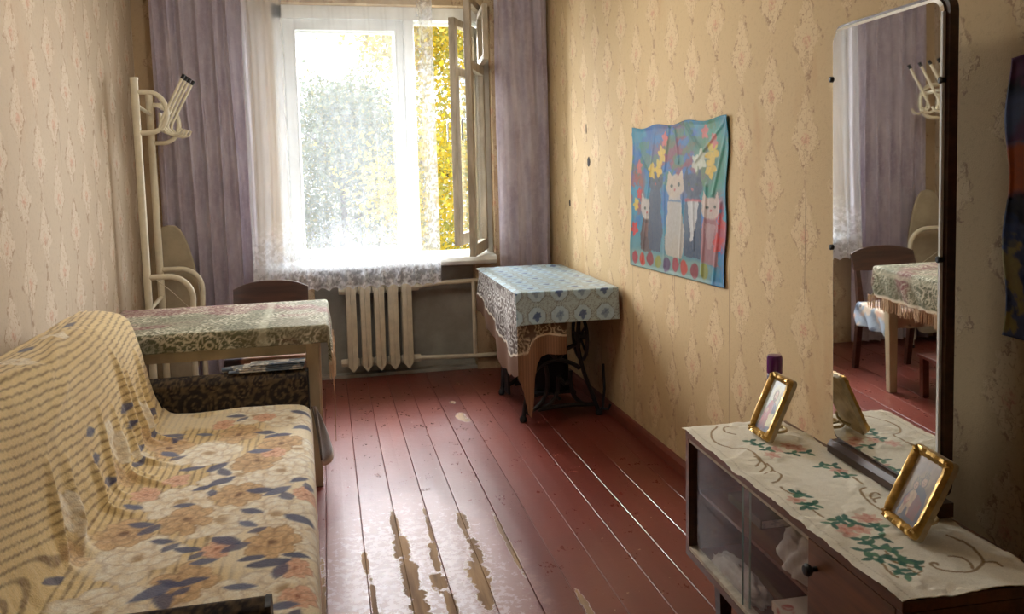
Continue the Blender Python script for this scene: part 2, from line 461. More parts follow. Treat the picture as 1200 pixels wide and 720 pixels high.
struct(MB().box((XL-0.12, YB-0.1, -0.1), (XL, YW+0.4, ZC)).build('wall_left', M_WALL_L))
struct(MB().box((XR, YB-0.1, -0.1), (XR+0.12, YW+0.4, ZC)).build('wall_right', M_WALL_R))
struct(MB().box((XL, YB-0.12, -0.1), (XR, YB, ZC)).build('wall_back', M_WALL_L))
struct(MB().box((XL-0.12, YB-0.12, ZC), (XR+0.12, YW+0.4, ZC+0.1)).build('ceiling', M_CEIL))
WX0, WX1, WZ0, WZ1 = -0.30, 1.17, 0.80, 2.56       # window opening
NX0, NX1 = -0.10, 1.02                              # radiator niche
wallw = struct(thing('wall_window', (0.2, YW+0.2, -0.1)))
for (p_, q_) in (((XL, YW, -0.1), (WX0, YW+0.40, ZC)), ((WX1, YW, -0.1), (XR, YW+0.40, ZC)), ((WX0, YW, WZ1), (WX1, YW+0.40, ZC)),
                 ((WX0, YW, -0.1), (NX0, YW+0.40, WZ0-0.02)), ((NX1, YW, -0.1), (WX1, YW+0.40, WZ0-0.02))):
    MB().box(p_, q_).build('wall_section', M_WALL_W, wallw)
struct(MB().box((NX0, YW+0.10, -0.1), (NX1, YW+0.40, WZ0-0.02)).build('wall_niche', M_NICHE))
# skirting boards
struct(MB().prism([(XR, 0.001), (XR-0.022, 0.001), (XR-0.022, 0.05), (XR-0.012, 0.065), (XR, 0.068)], YB, YW, 'y').build('baseboard_right', M_BASEB))
struct(MB().prism([(XL, 0.001), (XL+0.022, 0.001), (XL+0.022, 0.05), (XL+0.012, 0.065), (XL, 0.068)], YB, YW, 'y').build('baseboard_left', M_BASEB))
# curtain rail
rail = struct(thing('trim_1', (0.2, YW-0.14, 2.68)))
MB().box((XL+0.02, YW-0.15, 2.690), (XR-0.02, YW-0.07, 2.715)).build('curtain_rail', M_WHITE, rail)
for xb in (-0.9, 0.2, 1.3):
    MB().box((xb-0.015, YW-0.12, 2.70), (xb+0.015, YW, 2.73)).build('rail_bracket', M_STEEL, rail)

# ------------------------------------------------------------------ window
win = struct(thing('window_1', (0.43, YW+0.2, WZ0)))
YO, YI = YW+0.27, YW+0.12                          # outer and inner sash planes
b = MB()
for (yy0, yy1) in ((YI-0.04, YI+0.03), (YO-0.03, YO+0.05)):
    b.box((WX0, yy0, WZ0), (WX0+0.07, yy1, WZ1)); b.box((WX1-0.05, yy0, WZ0), (WX1, yy1, WZ1))
    b.box((WX0, yy0, WZ1-0.09), (WX1, yy1, WZ1)); b.box((WX0, yy0, WZ0), (WX1, yy1, WZ0+0.04))
b.box((WX0, YI, WZ1-0.02), (WX1, YO, WZ1)); b.box((WX0, YI, WZ0), (WX0+0.02, YO, WZ1)); b.box((WX1-0.02, YI, WZ0), (WX1, YO, WZ1))
b.box((WX0, YI, WZ0), (WX1, YO, WZ0+0.012))
b.build('window_frame', M_WHITE, win, bev=0.004)
MB().box((0.575, YI-0.055, WZ0+0.04), (0.645, YO+0.03, WZ1-0.09)).build('mullion', M_WHITE, win, bev=0.006)
for yy, gm in ((YI, M_GLASS), (YO, M_DIRTY)):     # fixed left leaf, inner and outer
    s = MB()
    x0, x1, z0, z1 = WX0+0.07, 0.575, WZ0+0.04, WZ1-0.09
    s.box((x0, yy-0.02, z0), (x0+0.07, yy+0.02, z1)); s.box((x1-0.05, yy-0.02, z0), (x1, yy+0.02, z1))
    s.box((x0+0.07, yy-0.02, z0), (x1-0.05, yy+0.02, z0+0.05)); s.box((x0+0.07, yy-0.02, z1-0.07), (x1-0.05, yy+0.02, z1))
    s.box((x0+0.07, yy-0.028, z0+0.05), (x0+0.082, yy+0.0, z1-0.07)); s.box((x1-0.062, yy-0.028, z0+0.05), (x1-0.05, yy, z1-0.07))
    so = s.build('fixed_sash', M_WHITE, win, bev=0.004)
    MB().box((x0+0.06, yy-0.002, z0+0.04), (x1-0.04, yy+0.002, z1-0.06)).build('pane', gm, so)
def casement(hinge, free, z0, z1, zr, vent_turn):
    """leaf opened into the room; local x runs from the hinge to the free edge"""
    h = Vector((hinge[0], hinge[1], 0)); f = Vector((free[0], free[1], 0)); d = (f-h); W = d.length; d.normalize()
    n = Vector((-d.y, d.x, 0))
    T = Matrix(((d.x, n.x, 0, h.x), (d.y, n.y, 0, h.y), (0, 0, 1, 0), (0, 0, 0, 1)))
    t = 0.021; sw = 0.062
    s = MB(T)
    s.box((0, -t, z0), (sw, t, z1)); s.box((W-sw, -t, z0), (W, t, z1))
    s.box((sw, -t, z0), (W-sw, t, z0+0.08)); s.box((sw, -t, z1-0.05), (W-sw, t, z1)); s.box((sw, -t, zr-0.03), (W-sw, t, zr+0.03))
    s.box((sw, -t-0.006, z0+0.08), (sw+0.012, t, zr-0.03)); s.box((W-sw-0.012, -t-0.006, z0+0.08), (W-sw, t, zr-0.03))
    so = s.build('casement_sash', M_OLDWHITE, win, bev=0.003)
    MB(T).box((sw-0.01, -0.002, z0+0.07), (W-sw+0.01, 0.002, zr-0.02)).build('pane', M_GLASS, so)
    hd = [(W-0.03, -t, 1.63), (W-0.03, -t-0.035, 1.63), (W-0.03, -t-0.035, 1.76), (W-0.03, -t, 1.76)]
    MB(T).tube(hd, 0.006, 8).build('handle', M_STEEL, so, True)
    # little vent leaf above the rail, swung further
    hv = T @ Matrix.Translation((sw, 0, 0)) @ Matrix.Rotation(vent_turn, 4, 'Z')
    Wv = W-2*sw; v = MB(hv); q = 0.038
    za, zb = zr+0.03, z1-0.05
    v.box((0, -0.018, za), (q, 0.018, zb)); v.box((Wv-q, -0.018, za), (Wv, 0.018, zb))
    v.box((q, -0.018, za), (Wv-q, 0.018, za+q)); v.box((q, -0.018, zb-q), (Wv-q, 0.018, zb))
    vo = v.build('vent_sash', M_OLDWHITE, so, bev=0.003)
casement((1.125, YI-0.01), (0.935, 5.28), 0.86, 2.56, 2.12, math.radians(15))
casement((1.105, YO-0.01), (0.868, 5.50), 0.915, 2.45, 2.10, math.radians(12))
# window sill
sill = struct(thing('trim_2', (0.42, YW, 0.78)))
MB().prism([(YW+0.16, 0.772), (YW-0.10, 0.772), (YW-0.135, 0.782), (YW-0.145, 0.805), (YW-0.135, 0.828), (YW-0.115, 0.838), (YW+0.10, 0.842), (YW+0.16, 0.846)], -0.42, 1.15, 'x').build('window_sill', M_WHITE, sill, True)
# cement threshold between floor and niche
struct(MB().box((NX0, YW+0.02, 0.001), (NX1, YW+0.10, 0.022)).build('trim_3', M_NICHE))
# torn spots in the wallpaper
for (yy, zz, ry, rz) in ((4.762, 1.465, 0.024, 0.030), (5.168, 1.199, 0.012, 0.022), (4.80, 1.668, 0.006, 0.030)):
    pts = [(yy+ry*math.cos(k*0.628)*rnd.uniform(0.75, 1.15), zz+rz*math.sin(k*0.628)*rnd.uniform(0.75, 1.15)) for k in range(10)]
    o = MB().prism(pts, XR-0.0025, XR+0.004, 'x').build('torn_patch', M_GAP)
    o.parent = bpy.data.objects['wall_right']; o.matrix_parent_inverse = Matrix.Translation(-Vector(bpy.data.objects['wall_right'].location))

# ------------------------------------------------------------------ curtains
def curtain(name, x0, x1, ybase, z0, z1, folds, amp, mat, seed, nx, nz, flare=0.0, colfn=None, hem=None, parent=None):
    s = np.linspace(0, 1, nx)[:, None]; t = np.linspace(0, 1, nz)[None, :]
    zz = z0+(z1-z0)*t+0*s
    ph = folds*s+0.55*fbm(s*3, t*1.3, 1.2, seed)-0.28+0.10*np.sin(5*t+seed)
    fold = np.sin(2*np.pi*ph)+0.45*np.sin(2*np.pi*ph*1.93+1.1+1.5*t)
    env = 0.55+0.75*fbm(s*4, t*0.8, 1.6, seed+5)
    Y = ybase-amp*fold*env*(0.75+0.25*(1-t))
    X = x0+(x1-x0)*s+0.25*amp*np.cos(2*np.pi*ph)+flare*(1-t)*(s-0.5)
    if hem is not None: zz = zz+hem(X)*(1-t)**6
    V = np.stack([X+0*t, Y+0*s, zz], -1)
    cols = colfn(X+0*t, zz, s+0*t, t+0*s) if colfn else None
    return put(name, V.reshape(-1, 3), grid_faces(nx, nz), mat, parent, True, None if cols is None else cols.reshape(-1, cols.shape[-1]))
M = Mat('mauve satin'); M.pos()
w1 = M.noise(14, 4, 0.6, stretch=(1, 1, 0.25)); w2 = M.noise(300, 2, 0.5, stretch=(1, 1, 0.2)); dam = M.noise(30, 3, 0.65)
c = M.mix(w1.step(0.3, 0.7), lin(184, 172, 190), lin(212, 204, 216))
c = M.mix(dam.step(0.52, 0.56)*0.22, c, lin(226, 220, 228))
M.princ(c, 0.42, 0, w2, 0.15, 0.002, 0.5, 0, 0.3)
tl = M.n('ShaderNodeBsdfTranslucent'); M.l(c, tl.inputs[0])
mx = M.n('ShaderNodeMixShader'); mx.inputs[0].default_value = 0.28
M.l(M.b.outputs[0], mx.inputs[1]); M.l(tl.outputs[0], mx.inputs[2]); M.l(mx.outputs[0], M.out.inputs[0])
M_MAUVE = M.m
o = curtain('curtain', -1.03, -0.44, YW-0.095, 0.02, 2.70, 6.5, 0.026, M_MAUVE, 3, 150, 40)
meta(o, 'mauve satin curtain in soft folds left of the window, behind the coat rack', 'curtain')
o = curtain('curtain', 1.175, 1.555, YW-0.095, 0.03, 2.70, 3.6, 0.020, M_MAUVE, 8, 110, 40)
meta(o, 'mauve satin curtain right of the window, behind the sewing table', 'curtain')

M = Mat('white lace tulle'); M.pos()
a = M.n('ShaderNodeAttribute', attribute_name='Col'); den = E(M.nt, a.outputs['Fac'])
tr = M.n('ShaderNodeBsdfTransparent'); df = M.n('ShaderNodeBsdfDiffuse'); df.inputs[0].default_value = (0.84, 0.86, 0.90, 1)
tl = M.n('ShaderNodeBsdfTranslucent'); tl.inputs[0].default_value = (0.84, 0.87, 0.93, 1)
m1 = M.n('ShaderNodeMixShader'); m1.inputs[0].default_value = 0.14; M.l(df.outputs[0], m1.inputs[1]); M.l(tl.outputs[0], m1.inputs[2])
lwt = M.n('ShaderNodeLayerWeight'); lwt.inputs[0].default_value = 0.35
gz = E(M.nt, lwt.outputs['Facing'])
m2 = M.n('ShaderNodeMixShader'); M.l((den+gz*gz*0.35).clamp(), m2.inputs[0]); M.l(tr.outputs[0], m2.inputs[1]); M.l(m1.outputs[0], m2.inputs[2])
M.l(m2.outputs[0], M.out.inputs[0]); M_TULLE = M.m
def tulle_cols(X, Z, s, t):
    d = 0.17+0.05*fbm(X, Z, 9, 3)
    d = d+0.36*(1-ss(X, -0.42, -0.14))                          # gathered at the left
    low = 1-ss(Z, 0.86, 1.16+0.05*np.sin(X*18)); rt = ss(s, 0.90, 0.955)
    lace = np.maximum(low, rt*0.95)
    net = fbm(X+0.02*vnoise(X, Z, 30, 1), Z, 70, 5, 2); bl = np.abs(fbm(X, Z, 26, 9, 3)-0.5)
    d = d+lace*(0.36*ss(net, 0.50, 0.58)+0.22*(1-ss(bl, 0.02, 0.07))+0.10)
    edge = 1-ss(t, 0.002, 0.010); d = d+edge*0.45
    return np.clip(d, 0.05, 0.95)[..., None]*np.ones(3)
o = curtain('net_curtain', -0.47, 0.735, YW-0.195, 0.655, 2.69, 11, 0.019, M_TULLE, 21, 420, 300, 0.02, tulle_cols,
            hem=lambda X: 0.020*np.abs(np.sin(X*2*np.pi/0.155)))
meta(o, 'sheer white net curtain with scalloped lace hem hanging across the window', 'curtain')

# ------------------------------------------------------------------ radiator
rad = thing('radiator', (0.33, YW+0.02, 0.0), 'cream cast-iron radiator of five pointed sections under the window', 'radiator')
ry = YW+0.0
xs = [0.140, 0.236, 0.331, 0.426, 0.521]
for xc in xs:
    b = MB(); w = 0.034
    for (yy0, yy1, ww) in ((ry-0.065, ry-0.038, w), (ry+0.030, ry+0.055, w)):
        b.prism([(xc, 0.055), (xc+ww, 0.098), (xc+ww, 0.635), (xc+ww*0.45, 0.668), (xc, 0.692), (xc-ww*0.45, 0.668), (xc-ww, 0.635), (xc-ww, 0.098)], yy0, yy1, 'y')
    b.prism([(xc-0.004, 0.09), (xc+0.004, 0.09), (xc+0.004, 0.65), (xc-0.004, 0.65)], ry-0.074, ry-0.06, 'y')
    b.box((xc-0.015, ry-0.04, 0.09), (xc+0.015, ry+0.04, 0.65))
    b.lathe([(0.026, -0.046), (0.032, -0.03), (0.032, 0.03), (0.026, 0.046)], (xc, ry, 0.622), 16, 'x')
    b.lathe([(0.026, -0.046), (0.032, -0.03), (0.032, 0.03), (0.026, 0.046)], (xc, ry, 0.115), 16, 'x')
    b.build('section', M_CREAM, rad, True, 0.006)
for zc in (0.622, 0.115):
    for xa in (0.075, 0.572):
        MB().lathe([(0.010, -0.028), (0.026, -0.026), (0.028, 0.0), (0.026, 0.026), (0.010, 0.028)], (xa+0.012, ry, zc), 8, 'x').build('plug', M_CREAM, rad, True)
pipe = MB().tube([(0.58, ry, 0.622), (0.75, ry+0.005, 0.64), (1.30, ry-0.03, 0.655), (1.42, ry-0.03, 0.655)], 0.016, 12).build('pipe', M_CREAM, rad, True)
MB().tube([(0.58, ry, 0.115), (1.02, ry-0.03, 0.105), (1.30, ry-0.03, 0.105), (1.42, ry-0.03, 0.105)], 0.016, 12).build('pipe', M_CREAM, rad, True)
MB().tube([(1.0, ry-0.02, 0.11), (1.0, ry-0.02, 0.645)], 0.015, 12).build('pipe', M_CREAM, rad, True)
MB().tube([(1.42, ry-0.03, 0.002), (1.42, ry-0.03, 2.45)], 0.016, 12).build('riser_pipe', M_CREAM, rad, True)

# ------------------------------------------------------------------ sofa
def xf(y): return -0.098+0.026*(3.6-y)             # front edge of the seat
sofa = thing('sofa', (-0.6, 2.67, 0), 'low sofa with black scroll-patterned arm panels along the left wall', 'sofa')
def arm_pattern(u, v):
    col = np.ones(u.shape+(3,))*np.array(lin(28, 26, 30))
    tan = np.array(lin(122, 102, 76))
    for k in range(8):
        cx = -0.93+0.118*k; cz = 0.44+0.045*math.sin(k*2.3); sg = 1 if k % 2 else -1
        for (dx, dz, R) in ((0, 0, 0.078), (0.055, -0.115, 0.062), (-0.045, 0.105, 0.046), (0.02, -0.24, 0.07), (0.03, 0.15, 0.04), (-0.03, 0.19, 0.036)):
            r = np.hypot(u-cx-dx, v-cz-dz); th = np.arctan2(v-cz-dz, u-cx-dx)
            sp = np.abs(((r/(R*0.42)-sg*th/(2*np.pi)+0.2*k) % 1)-0.5)
            fr_ = ss(np.sin(th*9*sg+r*160), -0.5, 0.3)
            col = blend(col, (1-ss(sp, 0.10, 0.22))*(1-ss(r, R*0.85, R))*(0.20+0.55*fr_), tan*(0.8+0.1*(k % 3)))
            for j in range(7):
                a = k*0.7+j*0.9
                col = blend(col, 0.5*leaf(u, v, cx+dx+R*1.08*math.cos(a), cz+dz+R*1.08*math.sin(a), 0.020, 0.008, a+1.1), tan*0.8)
    g = fbm(u, v, 60, 4); return blend(col, 0.5*(1-ss(np.abs(g-0.5), 0.0, 0.02))*ss(fbm(u, v, 9, 8), 0.42, 0.55), tan*0.6)
M_ARM = painted('scroll tapestry', 0.85, 500, 0.3)
def padded_panel(name, x0, x1, y0, y1, z0, z1, parent):
    prof = [(y0, z0), (y0, z1-0.03), (y0+0.01, z1-0.01), ((y0+y1)/2, z1), (y1-0.01, z1-0.01), (y1, z1-0.03), (y1, z0)]
    P = []
    for (a, b_), (c_, d_) in zip(prof[:-1], prof[1:]):
        n = max(1, int(math.hypot(c_-a, d_-b_)/0.006))
        P += [(a+(c_-a)*i/n, b_+(d_-b_)*i/n) for i in range(n)]
    P.append(prof[-1]); P = np.array(P)
    nx = int((x1-x0)/0.006)
    xs_ = np.linspace(x0, x1, nx)
    V = np.zeros((len(P), nx, 3)); V[..., 0] = xs_[None]; V[..., 1] = P[:, None, 0]; V[..., 2] = P[:, None, 1]
    cols = arm_pattern(V[..., 0], V[..., 2]+V[..., 1]*0.8-0.8*y0).reshape(-1, 3)
    o = put(name, V.reshape(-1, 3), grid_faces(len(P), nx), M_ARM, parent, True, cols)
    so = o.modifiers.new('solid', 'SOLIDIFY'); so.thickness = 0.01; so.offset = 0
    return o
for (ya, yb, xe) in ((3.625, 3.70, -0.112), (1.635, 1.705, -0.150)):
    a = padded_panel('armrest', -1.0, xe, ya, yb, 0.09, 0.578, sofa)
    MB().box((-0.99, ya+0.01, 0.06), (xe-0.003, yb-0.01, 0.56)).build('arm_core', M_RUBBER, a)
    MB().prism([(ya-0.002, 0.09), (ya-0.002, 0.55), (ya+0.008, 0.575), ((ya+yb)/2, 0.584), (yb-0.008, 0.575), (yb+0.002, 0.55), (yb+0.002, 0.09)], xe-0.006, xe+0.006, 'x').build('arm_end_cap', M_RUBBER, a, True)
MB().box((-0.98, 1.72, 0.07), (-0.14, 3.62, 0.34)).build('base', M_DKWOOD, sofa, bev=0.01)
MB().box((-0.74, 1.715, 0.345), (-0.135, 3.618, 0.405)).build('seat_cushion', M_MAUVE, sofa, bev=0.02)
MB().prism([(-0.99, 0.35), (-0.76, 0.35), (-0.765, 0.50), (-0.80, 0.72), (-0.845, 0.855), (-0.93, 0.875), (-0.98, 0.86)], 1.715, 3.61, 'y').build('backrest', M_MAUVE, sofa, bev=0.02)
for xx in (-0.92, -0.20):
    for yy in (1.80, 3.54):
        MB().lathe([(0.022, 0.0), (0.03, 0.07)], (xx, yy, 0.0), 12).build('leg', M_DKWOOD, sofa)
# plush cover hanging off the far front corner
ns, nt_ = 14, 16
S, Tt = np.meshgrid(np.linspace(0, 1, ns), np.linspace(0, 1, nt_), indexing='ij')
wdt = 0.03+0.20*np.clip(1.25*Tt, 0, 1)*(1-0.3*ss(Tt, 0.75, 1))
Yf = 3.585-wdt*(1-S)+0.03*Tt; Xf = -0.092+0.075*Tt*(0.35+0.65*S)+0.008*np.sin(S*7+Tt*3); Zf = 0.428-0.215*Tt-0.03*np.sin(S*3.1)*Tt
cf = np.ones(S.shape+(3,))*np.array(lin(92, 76, 64)); cf = blend(cf, 0.5*ss(fbm(S, Tt, 9, 2), 0.45, 0.6), lin(58, 50, 50)); cf = blend(cf, ss(Tt, 0.90, 0.95)*0.9, lin(206, 184, 156))
o = put('plush_undercover', np.stack([Xf, Yf, Zf], -1).reshape(-1, 3), grid_faces(ns, nt_), painted('brown plush', 0.9, 300, 0.4, sheen=0.4), sofa, True, cf.reshape(-1, 3))
sm = o.modifiers.new('solid', 'SOLIDIFY'); sm.thickness = 0.008

# blanket over seat and backrest
prof = np.array([(-1.035, .50), (-1.015, .86), (-0.98, .900), (-0.93, .912), (-0.865, .903), (-0.822, .870), (-0.790, .785), (-0.757, .655), (-0.730, .520), (-0.712, .462), (-0.682, .437), (-0.62, .431), (-0.40, .437), (-0.20, .436), (-0.135, .428), (-0.105, .405), (-0.098, .36), (-0.098, .22), (-0.096, .08)])
def resample(P, step):
    # smooth with Catmull-Rom, then equal arc steps
    Q = []
    n = len(P)
    for i in range(n-1):
        p0, p1, p2, p3 = P[max(i-1, 0)], P[i], P[i+1], P[min(i+2, n-1)]
        for t in np.linspace(0, 1, 24, endpoint=False):
            Q.append(0.5*((2*p1)+(-p0+p2)*t+(2*p0-5*p1+4*p2-p3)*t*t+(-p0+3*p1-3*p2+p3)*t**3))
    Q.append(P[-1]); Q = np.array(Q); d = np.r_[0, np.cumsum(np.hypot(*np.diff(Q, axis=0).T))]
    s = np.arange(0, d[-1], step)
    return np.stack([np.interp(s, d, Q[:, 0]), np.interp(s, d, Q[:, 1])], 1), s
Pq, sarc = resample(prof, 0.006)
nyb = 318; yb_ = np.linspace(1.712, 3.612, nyb)
tang = np.gradient(Pq, axis=0); tang /= np.linalg.norm(tang, axis=1)[:, None]
nrm = np.stack([-tang[:, 1], tang[:, 0]], 1)
nrm[nrm[:, 0]+nrm[:, 1] < -0.5] *= 1
Sg, Yg = np.meshgrid(sarc, yb_, indexing='ij')
i_j = int(np.argmin(np.abs(Pq[:, 0]+0.705)+np.abs(Pq[:, 1]-0.45)))      # seat/back junction
sJ = sarc[i_j]; aJ = Sg-sJ                                               # >0 on the seat, <0 up the back
def ridge(a0, y0, a1, y1, w, h):
    dx, dy = a1-a0, y1-y0; L2 = dx*dx+dy*dy
    t = np.clip(((aJ-a0)*dx+(Yg-y0)*dy)/L2, 0, 1)
    d = np.hypot(aJ-a0-t*dx, Yg-y0-t*dy)
    return h*np.exp(-(d/w)**2)*np.sin(np.pi*np.clip(t*0.8+0.1, 0, 1))
disp = 0.010*(fbm(aJ*1.0, Yg, 4, 2)-0.5)+0.006*(fbm(aJ, Yg, 11, 6)-0.5)
for r_ in [(-0.30, 3.50, 0.10, 3.36, 0.016, 0.022), (-0.22, 3.42, 0.14, 3.22, 0.014, 0.020), (-0.26, 3.30, 0.06, 3.20, 0.014, 0.022), (-0.36, 3.22, 0.02, 3.14, 0.018, 0.024),
           (-0.16, 3.12, 0.16, 2.96, 0.013, 0.020), (-0.20, 3.02, 0.10, 2.86, 0.016, 0.024), (-0.10, 2.96, 0.18, 2.76, 0.013, 0.018), (-0.24, 2.88, 0.06, 2.70, 0.014, 0.020), (-0.14, 2.66, 0.10, 2.56, 0.018, 0.024),
           (-0.20, 2.48, 0.06, 2.30, 0.022, 0.028), (-0.24, 2.36, 0.04, 2.20, 0.016, 0.020), (-0.52, 2.95, -0.42, 2.55, 0.020, 0.014), (-0.40, 2.75, -0.30, 2.40, 0.022, 0.014),
           (-0.47, 2.62, -0.52, 2.30, 0.016, 0.018), (-0.55, 2.9, -0.50, 3.15, 0.014, 0.012), (0.10, 3.56, 0.55, 3.60, 0.012, 0.012)]:
    disp = disp+ridge(*r_)
bun = np.exp(-((aJ+0.02)/0.10)**2); disp = disp+bun*0.020*(fbm(aJ*0.5, Yg, 16, 12)-0.4)+bun*0.012
Xb = Pq[:, 0][:, None]+nrm[:, 0][:, None]*disp+(0.026*(3.6-Yg))*ss(Pq[:, 0][:, None], -0.6, -0.12)
Zb = Pq[:, 1][:, None]+nrm[:, 1][:, None]*disp
endb = np.exp(-((3.612-Yg)/0.05)**2)*(aJ < -0.02)
Zb = Zb-0.02*endb*(aJ > -0.60); Yb2 = Yg+0.012*np.sin(aJ*14)*ss(Yg, 3.5, 3.61)*(aJ < 0)
# pattern
seat = ss(aJ, -0.10, 0.03)
U = Xb; Vv = Yg
col = np.ones(U.shape+(3,))*np.array(lin(232, 208, 152))
col = blend(col, 0.6*ss(fbm(aJ, Yg, 7, 3), 0.35, 0.7), lin(216, 188, 132))
ph = (aJ+0.14*(Yg-2.6)**2*(1-seat)-0.09*(Yg-2.7)*(1-seat)+0.02*fbm(aJ, Yg, 4, 7))/0.0255
st = np.abs((ph % 1)-0.5); rag = fbm(aJ, Yg, 50, 5, 2)
col = blend(col, (1-ss(st, 0.09, 0.19))*(0.70+0.30*ss(rag, 0.3, 0.6))*0.85, lin(118, 84, 54))
col = blend(col, 0.35*ss(vnoise(aJ, Yg*1.3, 150, 8), 0.6, 0.9), lin(230, 204, 158))
wpx = 0.018*(fbm(U, Vv, 18, 31)-0.5); wpy = 0.018*(fbm(U, Vv, 18, 37)-0.5)
Uw, Vw = U+wpx, Vv+wpy
def rose(col, cx, cy, r, pal, seed, uu=None, vv=None, sy=1.0):
    uu = Uw if uu is None else uu; vv = Vw if vv is None else vv
    idx = np.nonzero(np.hypot(uu-cx, (vv-cy)/sy) < 1.35*r)
    if len(idx[0]) == 0: return col
    x = (uu[idx]-cx)/r; y = (vv[idx]-cy)/(sy*r); c_ = col[idx]
    rp = random.Random(int(seed*100))
    nz = fbm(uu[idx], vv[idx], 70, int(seed*3) % 50, 3)
    for (R, n, sz) in ((0.70, 7, 0.46), (0.42, 6, 0.40), (0.16, 4, 0.30)):
        for k in range(n):
            a = 2*math.pi*(k+rp.uniform(-0.2, 0.2))/n+seed
            px, py = R*math.cos(a), R*math.sin(a); q = sz*rp.uniform(0.8, 1.15)
            ra = (x-px)*math.cos(a)+(y-py)*math.sin(a); ta = -(x-px)*math.sin(a)+(y-py)*math.cos(a)
            d = np.hypot(ra/q, ta/(q*0.92))+0.35*(nz-0.5)
            m = 1-ss(d, 0.86, 1.0)
            g = np.clip(0.62+0.60*ra/q+0.5*(nz-0.5), 0, 1)          # light towards the rim of the petal
            st_ = 0.88+0.12*np.sin(ta/q*14)
            sh = np.array(pal[0])*(g*st_)[:, None]+np.array(pal[1])*(1-g*st_)[:, None]
            rim = ss(d, 0.70, 0.88)*(1-ss(d, 0.92, 1.0))
            sh = sh*(1-0.45*rim[:, None])+np.array(pal[2])*0.45*rim[:, None]
            c_ = c_*(1-m[:, None])+sh*m[:, None]
    core = (1-ss(np.hypot(x, y), 0.06, 0.22))[:, None]
    c_ = c_*(1-core*0.7)+np.array(pal[2])*core*0.7
    col = col.copy(); col[idx] = c_
    return col
CR = (lin(255, 251, 236), lin(222, 194, 142), lin(160, 120, 78)); BR = (lin(232, 198, 148), lin(156, 108, 70), lin(92, 60, 44)); OR = (lin(244, 204, 172), lin(202, 128, 92), lin(140, 80, 60))
BL = lin(52, 66, 110); BL2 = lin(86, 100, 138)
zoneS = seat*ss(U, -0.72, -0.64)
bandn = ss(fbm(U, Vv, 5, 41), 0.40, 0.55)
col = blend(col, zoneS*0.75*ss(U+0.12*(fbm(U, Vv, 6, 43)-0.5), -0.34, -0.22), lin(248, 236, 208))  # front of the seat painted paler, as if lit; light put into the colour
col = blend(col, zoneS*0.75*bandn, lin(250, 238, 210))
k = 0
base_col = col.copy()
for (cx, cy) in [(-0.451, 3.05), (-0.337, 2.442), (-0.18, 2.443), (-0.53, 2.252), (-0.324, 2.8), (-0.136, 3.026), (-0.125, 2.267), (-0.322, 3.487), (-0.146, 1.987), (-0.19, 2.80), (-0.48, 2.62), (-0.56, 1.98), (-0.30, 1.93), (-0.18, 3.42)]:
    col = rose(col, cx, cy, 0.108, CR, k*1.3, sy=1.15); k += 1
for (cx, cy) in [(-0.436, 2.47), (-0.307, 2.628), (-0.182, 2.256), (-0.367, 3.246), (-0.276, 2.92), (-0.602, 3.165), (-0.385, 2.074), (-0.20, 3.10), (-0.60, 2.42)]:
    col = rose(col, cx, cy, 0.076, BR, k*1.7, sy=1.3); k += 1
for (cx, cy) in [(-0.119, 2.09), (-0.325, 2.244), (-0.22, 3.0), (-0.285, 3.445), (-0.601, 2.712), (-0.106, 1.94), (-0.10, 2.60), (-0.52, 2.80), (-0.44, 3.40)]:
    col = rose(col, cx, cy, 0.042, OR, k*2.1, sy=1.3); k += 1
lf = [(-0.498, 3.285), (-0.271, 3.243), (-0.205, 3.197), (-0.589, 3.091), (-0.489, 2.909), (-0.403, 2.892), (-0.269, 3.02), (-0.421, 2.714), (-0.373, 2.756), (-0.19, 2.629), (-0.244, 2.645), (-0.565, 2.477), (-0.618, 2.616), (-0.483, 2.341), (-0.466, 2.589), (-0.261, 2.39), (-0.256, 2.48), (-0.308, 2.292), (-0.349, 2.177), (-0.405, 2.267), (-0.118, 2.166), (-0.45, 2.049), (-0.366, 2.079), (-0.416, 2.082), (-0.248, 2.015), (-0.125, 2.714), (-0.115, 2.40), (-0.14, 1.90), (-0.231, 2.168), (-0.185, 2.131), (-0.13, 3.30), (-0.40, 3.50), (-0.14, 3.50), (-0.62, 3.30)]
for i, (cx, cy) in enumerate(lf):
    an = rnd.uniform(-0.7, 0.9); L = rnd.uniform(0.036, 0.058)
    col = blend(col, 0.92*leaf(Uw, Vw, cx, cy, L, L*0.46, an), BL if i % 3 else BL2)
    if i % 2: col = blend(col, 0.85*leaf(Uw, Vw, cx+0.03, cy-0.05, L*0.8, L*0.38, an+1.2), BL)
col = base_col*(1-zoneS[..., None])+col*zoneS[..., None]
# flowers pulled into the fold and over the top of the backrest
fz = np.exp(-((aJ+0.03)/0.11)**2)
for (a_, y_, r_, pal) in [(-0.06, 3.34, 0.07, CR), (0.0, 3.20, 0.06, BR), (-0.10, 2.92, 0.08, CR), (0.0, 2.82, 0.06, BR), (-0.06, 2.38, 0.08, CR), (0.0, 2.26, 0.06, BR), (0.02, 3.05, 0.05, CR), (-0.55, 3.0, 0.05, CR), (-0.53, 2.62, 0.05, CR)]:
    m0 = col.copy(); c2 = rose(col, a_, y_, r_, pal, k, aJ+wpx, Yg+wpy, 0.75); col = m0*0.25+c2*0.75; k += 1
for (a_, y_, an) in [(0.02, 3.28, 1.2), (0.0, 3.10, 1.4), (-0.10, 3.12, 1.5), (-0.16, 3.14, 1.6), (-0.03, 2.72, 1.2), (-0.12, 2.70, 1.5), (-0.20, 2.74, 1.5), (0.0, 2.12, 1.0), (-0.56, 3.22, 1.5), (-0.565, 2.80, 1.5), (-0.05, 3.42, 1.4), (0.03, 2.98, 1.3)]:
    col = blend(col, 0.85*leaf(aJ+wpx, Yg+wpy, a_, y_, 0.05, 0.017, an), BL)
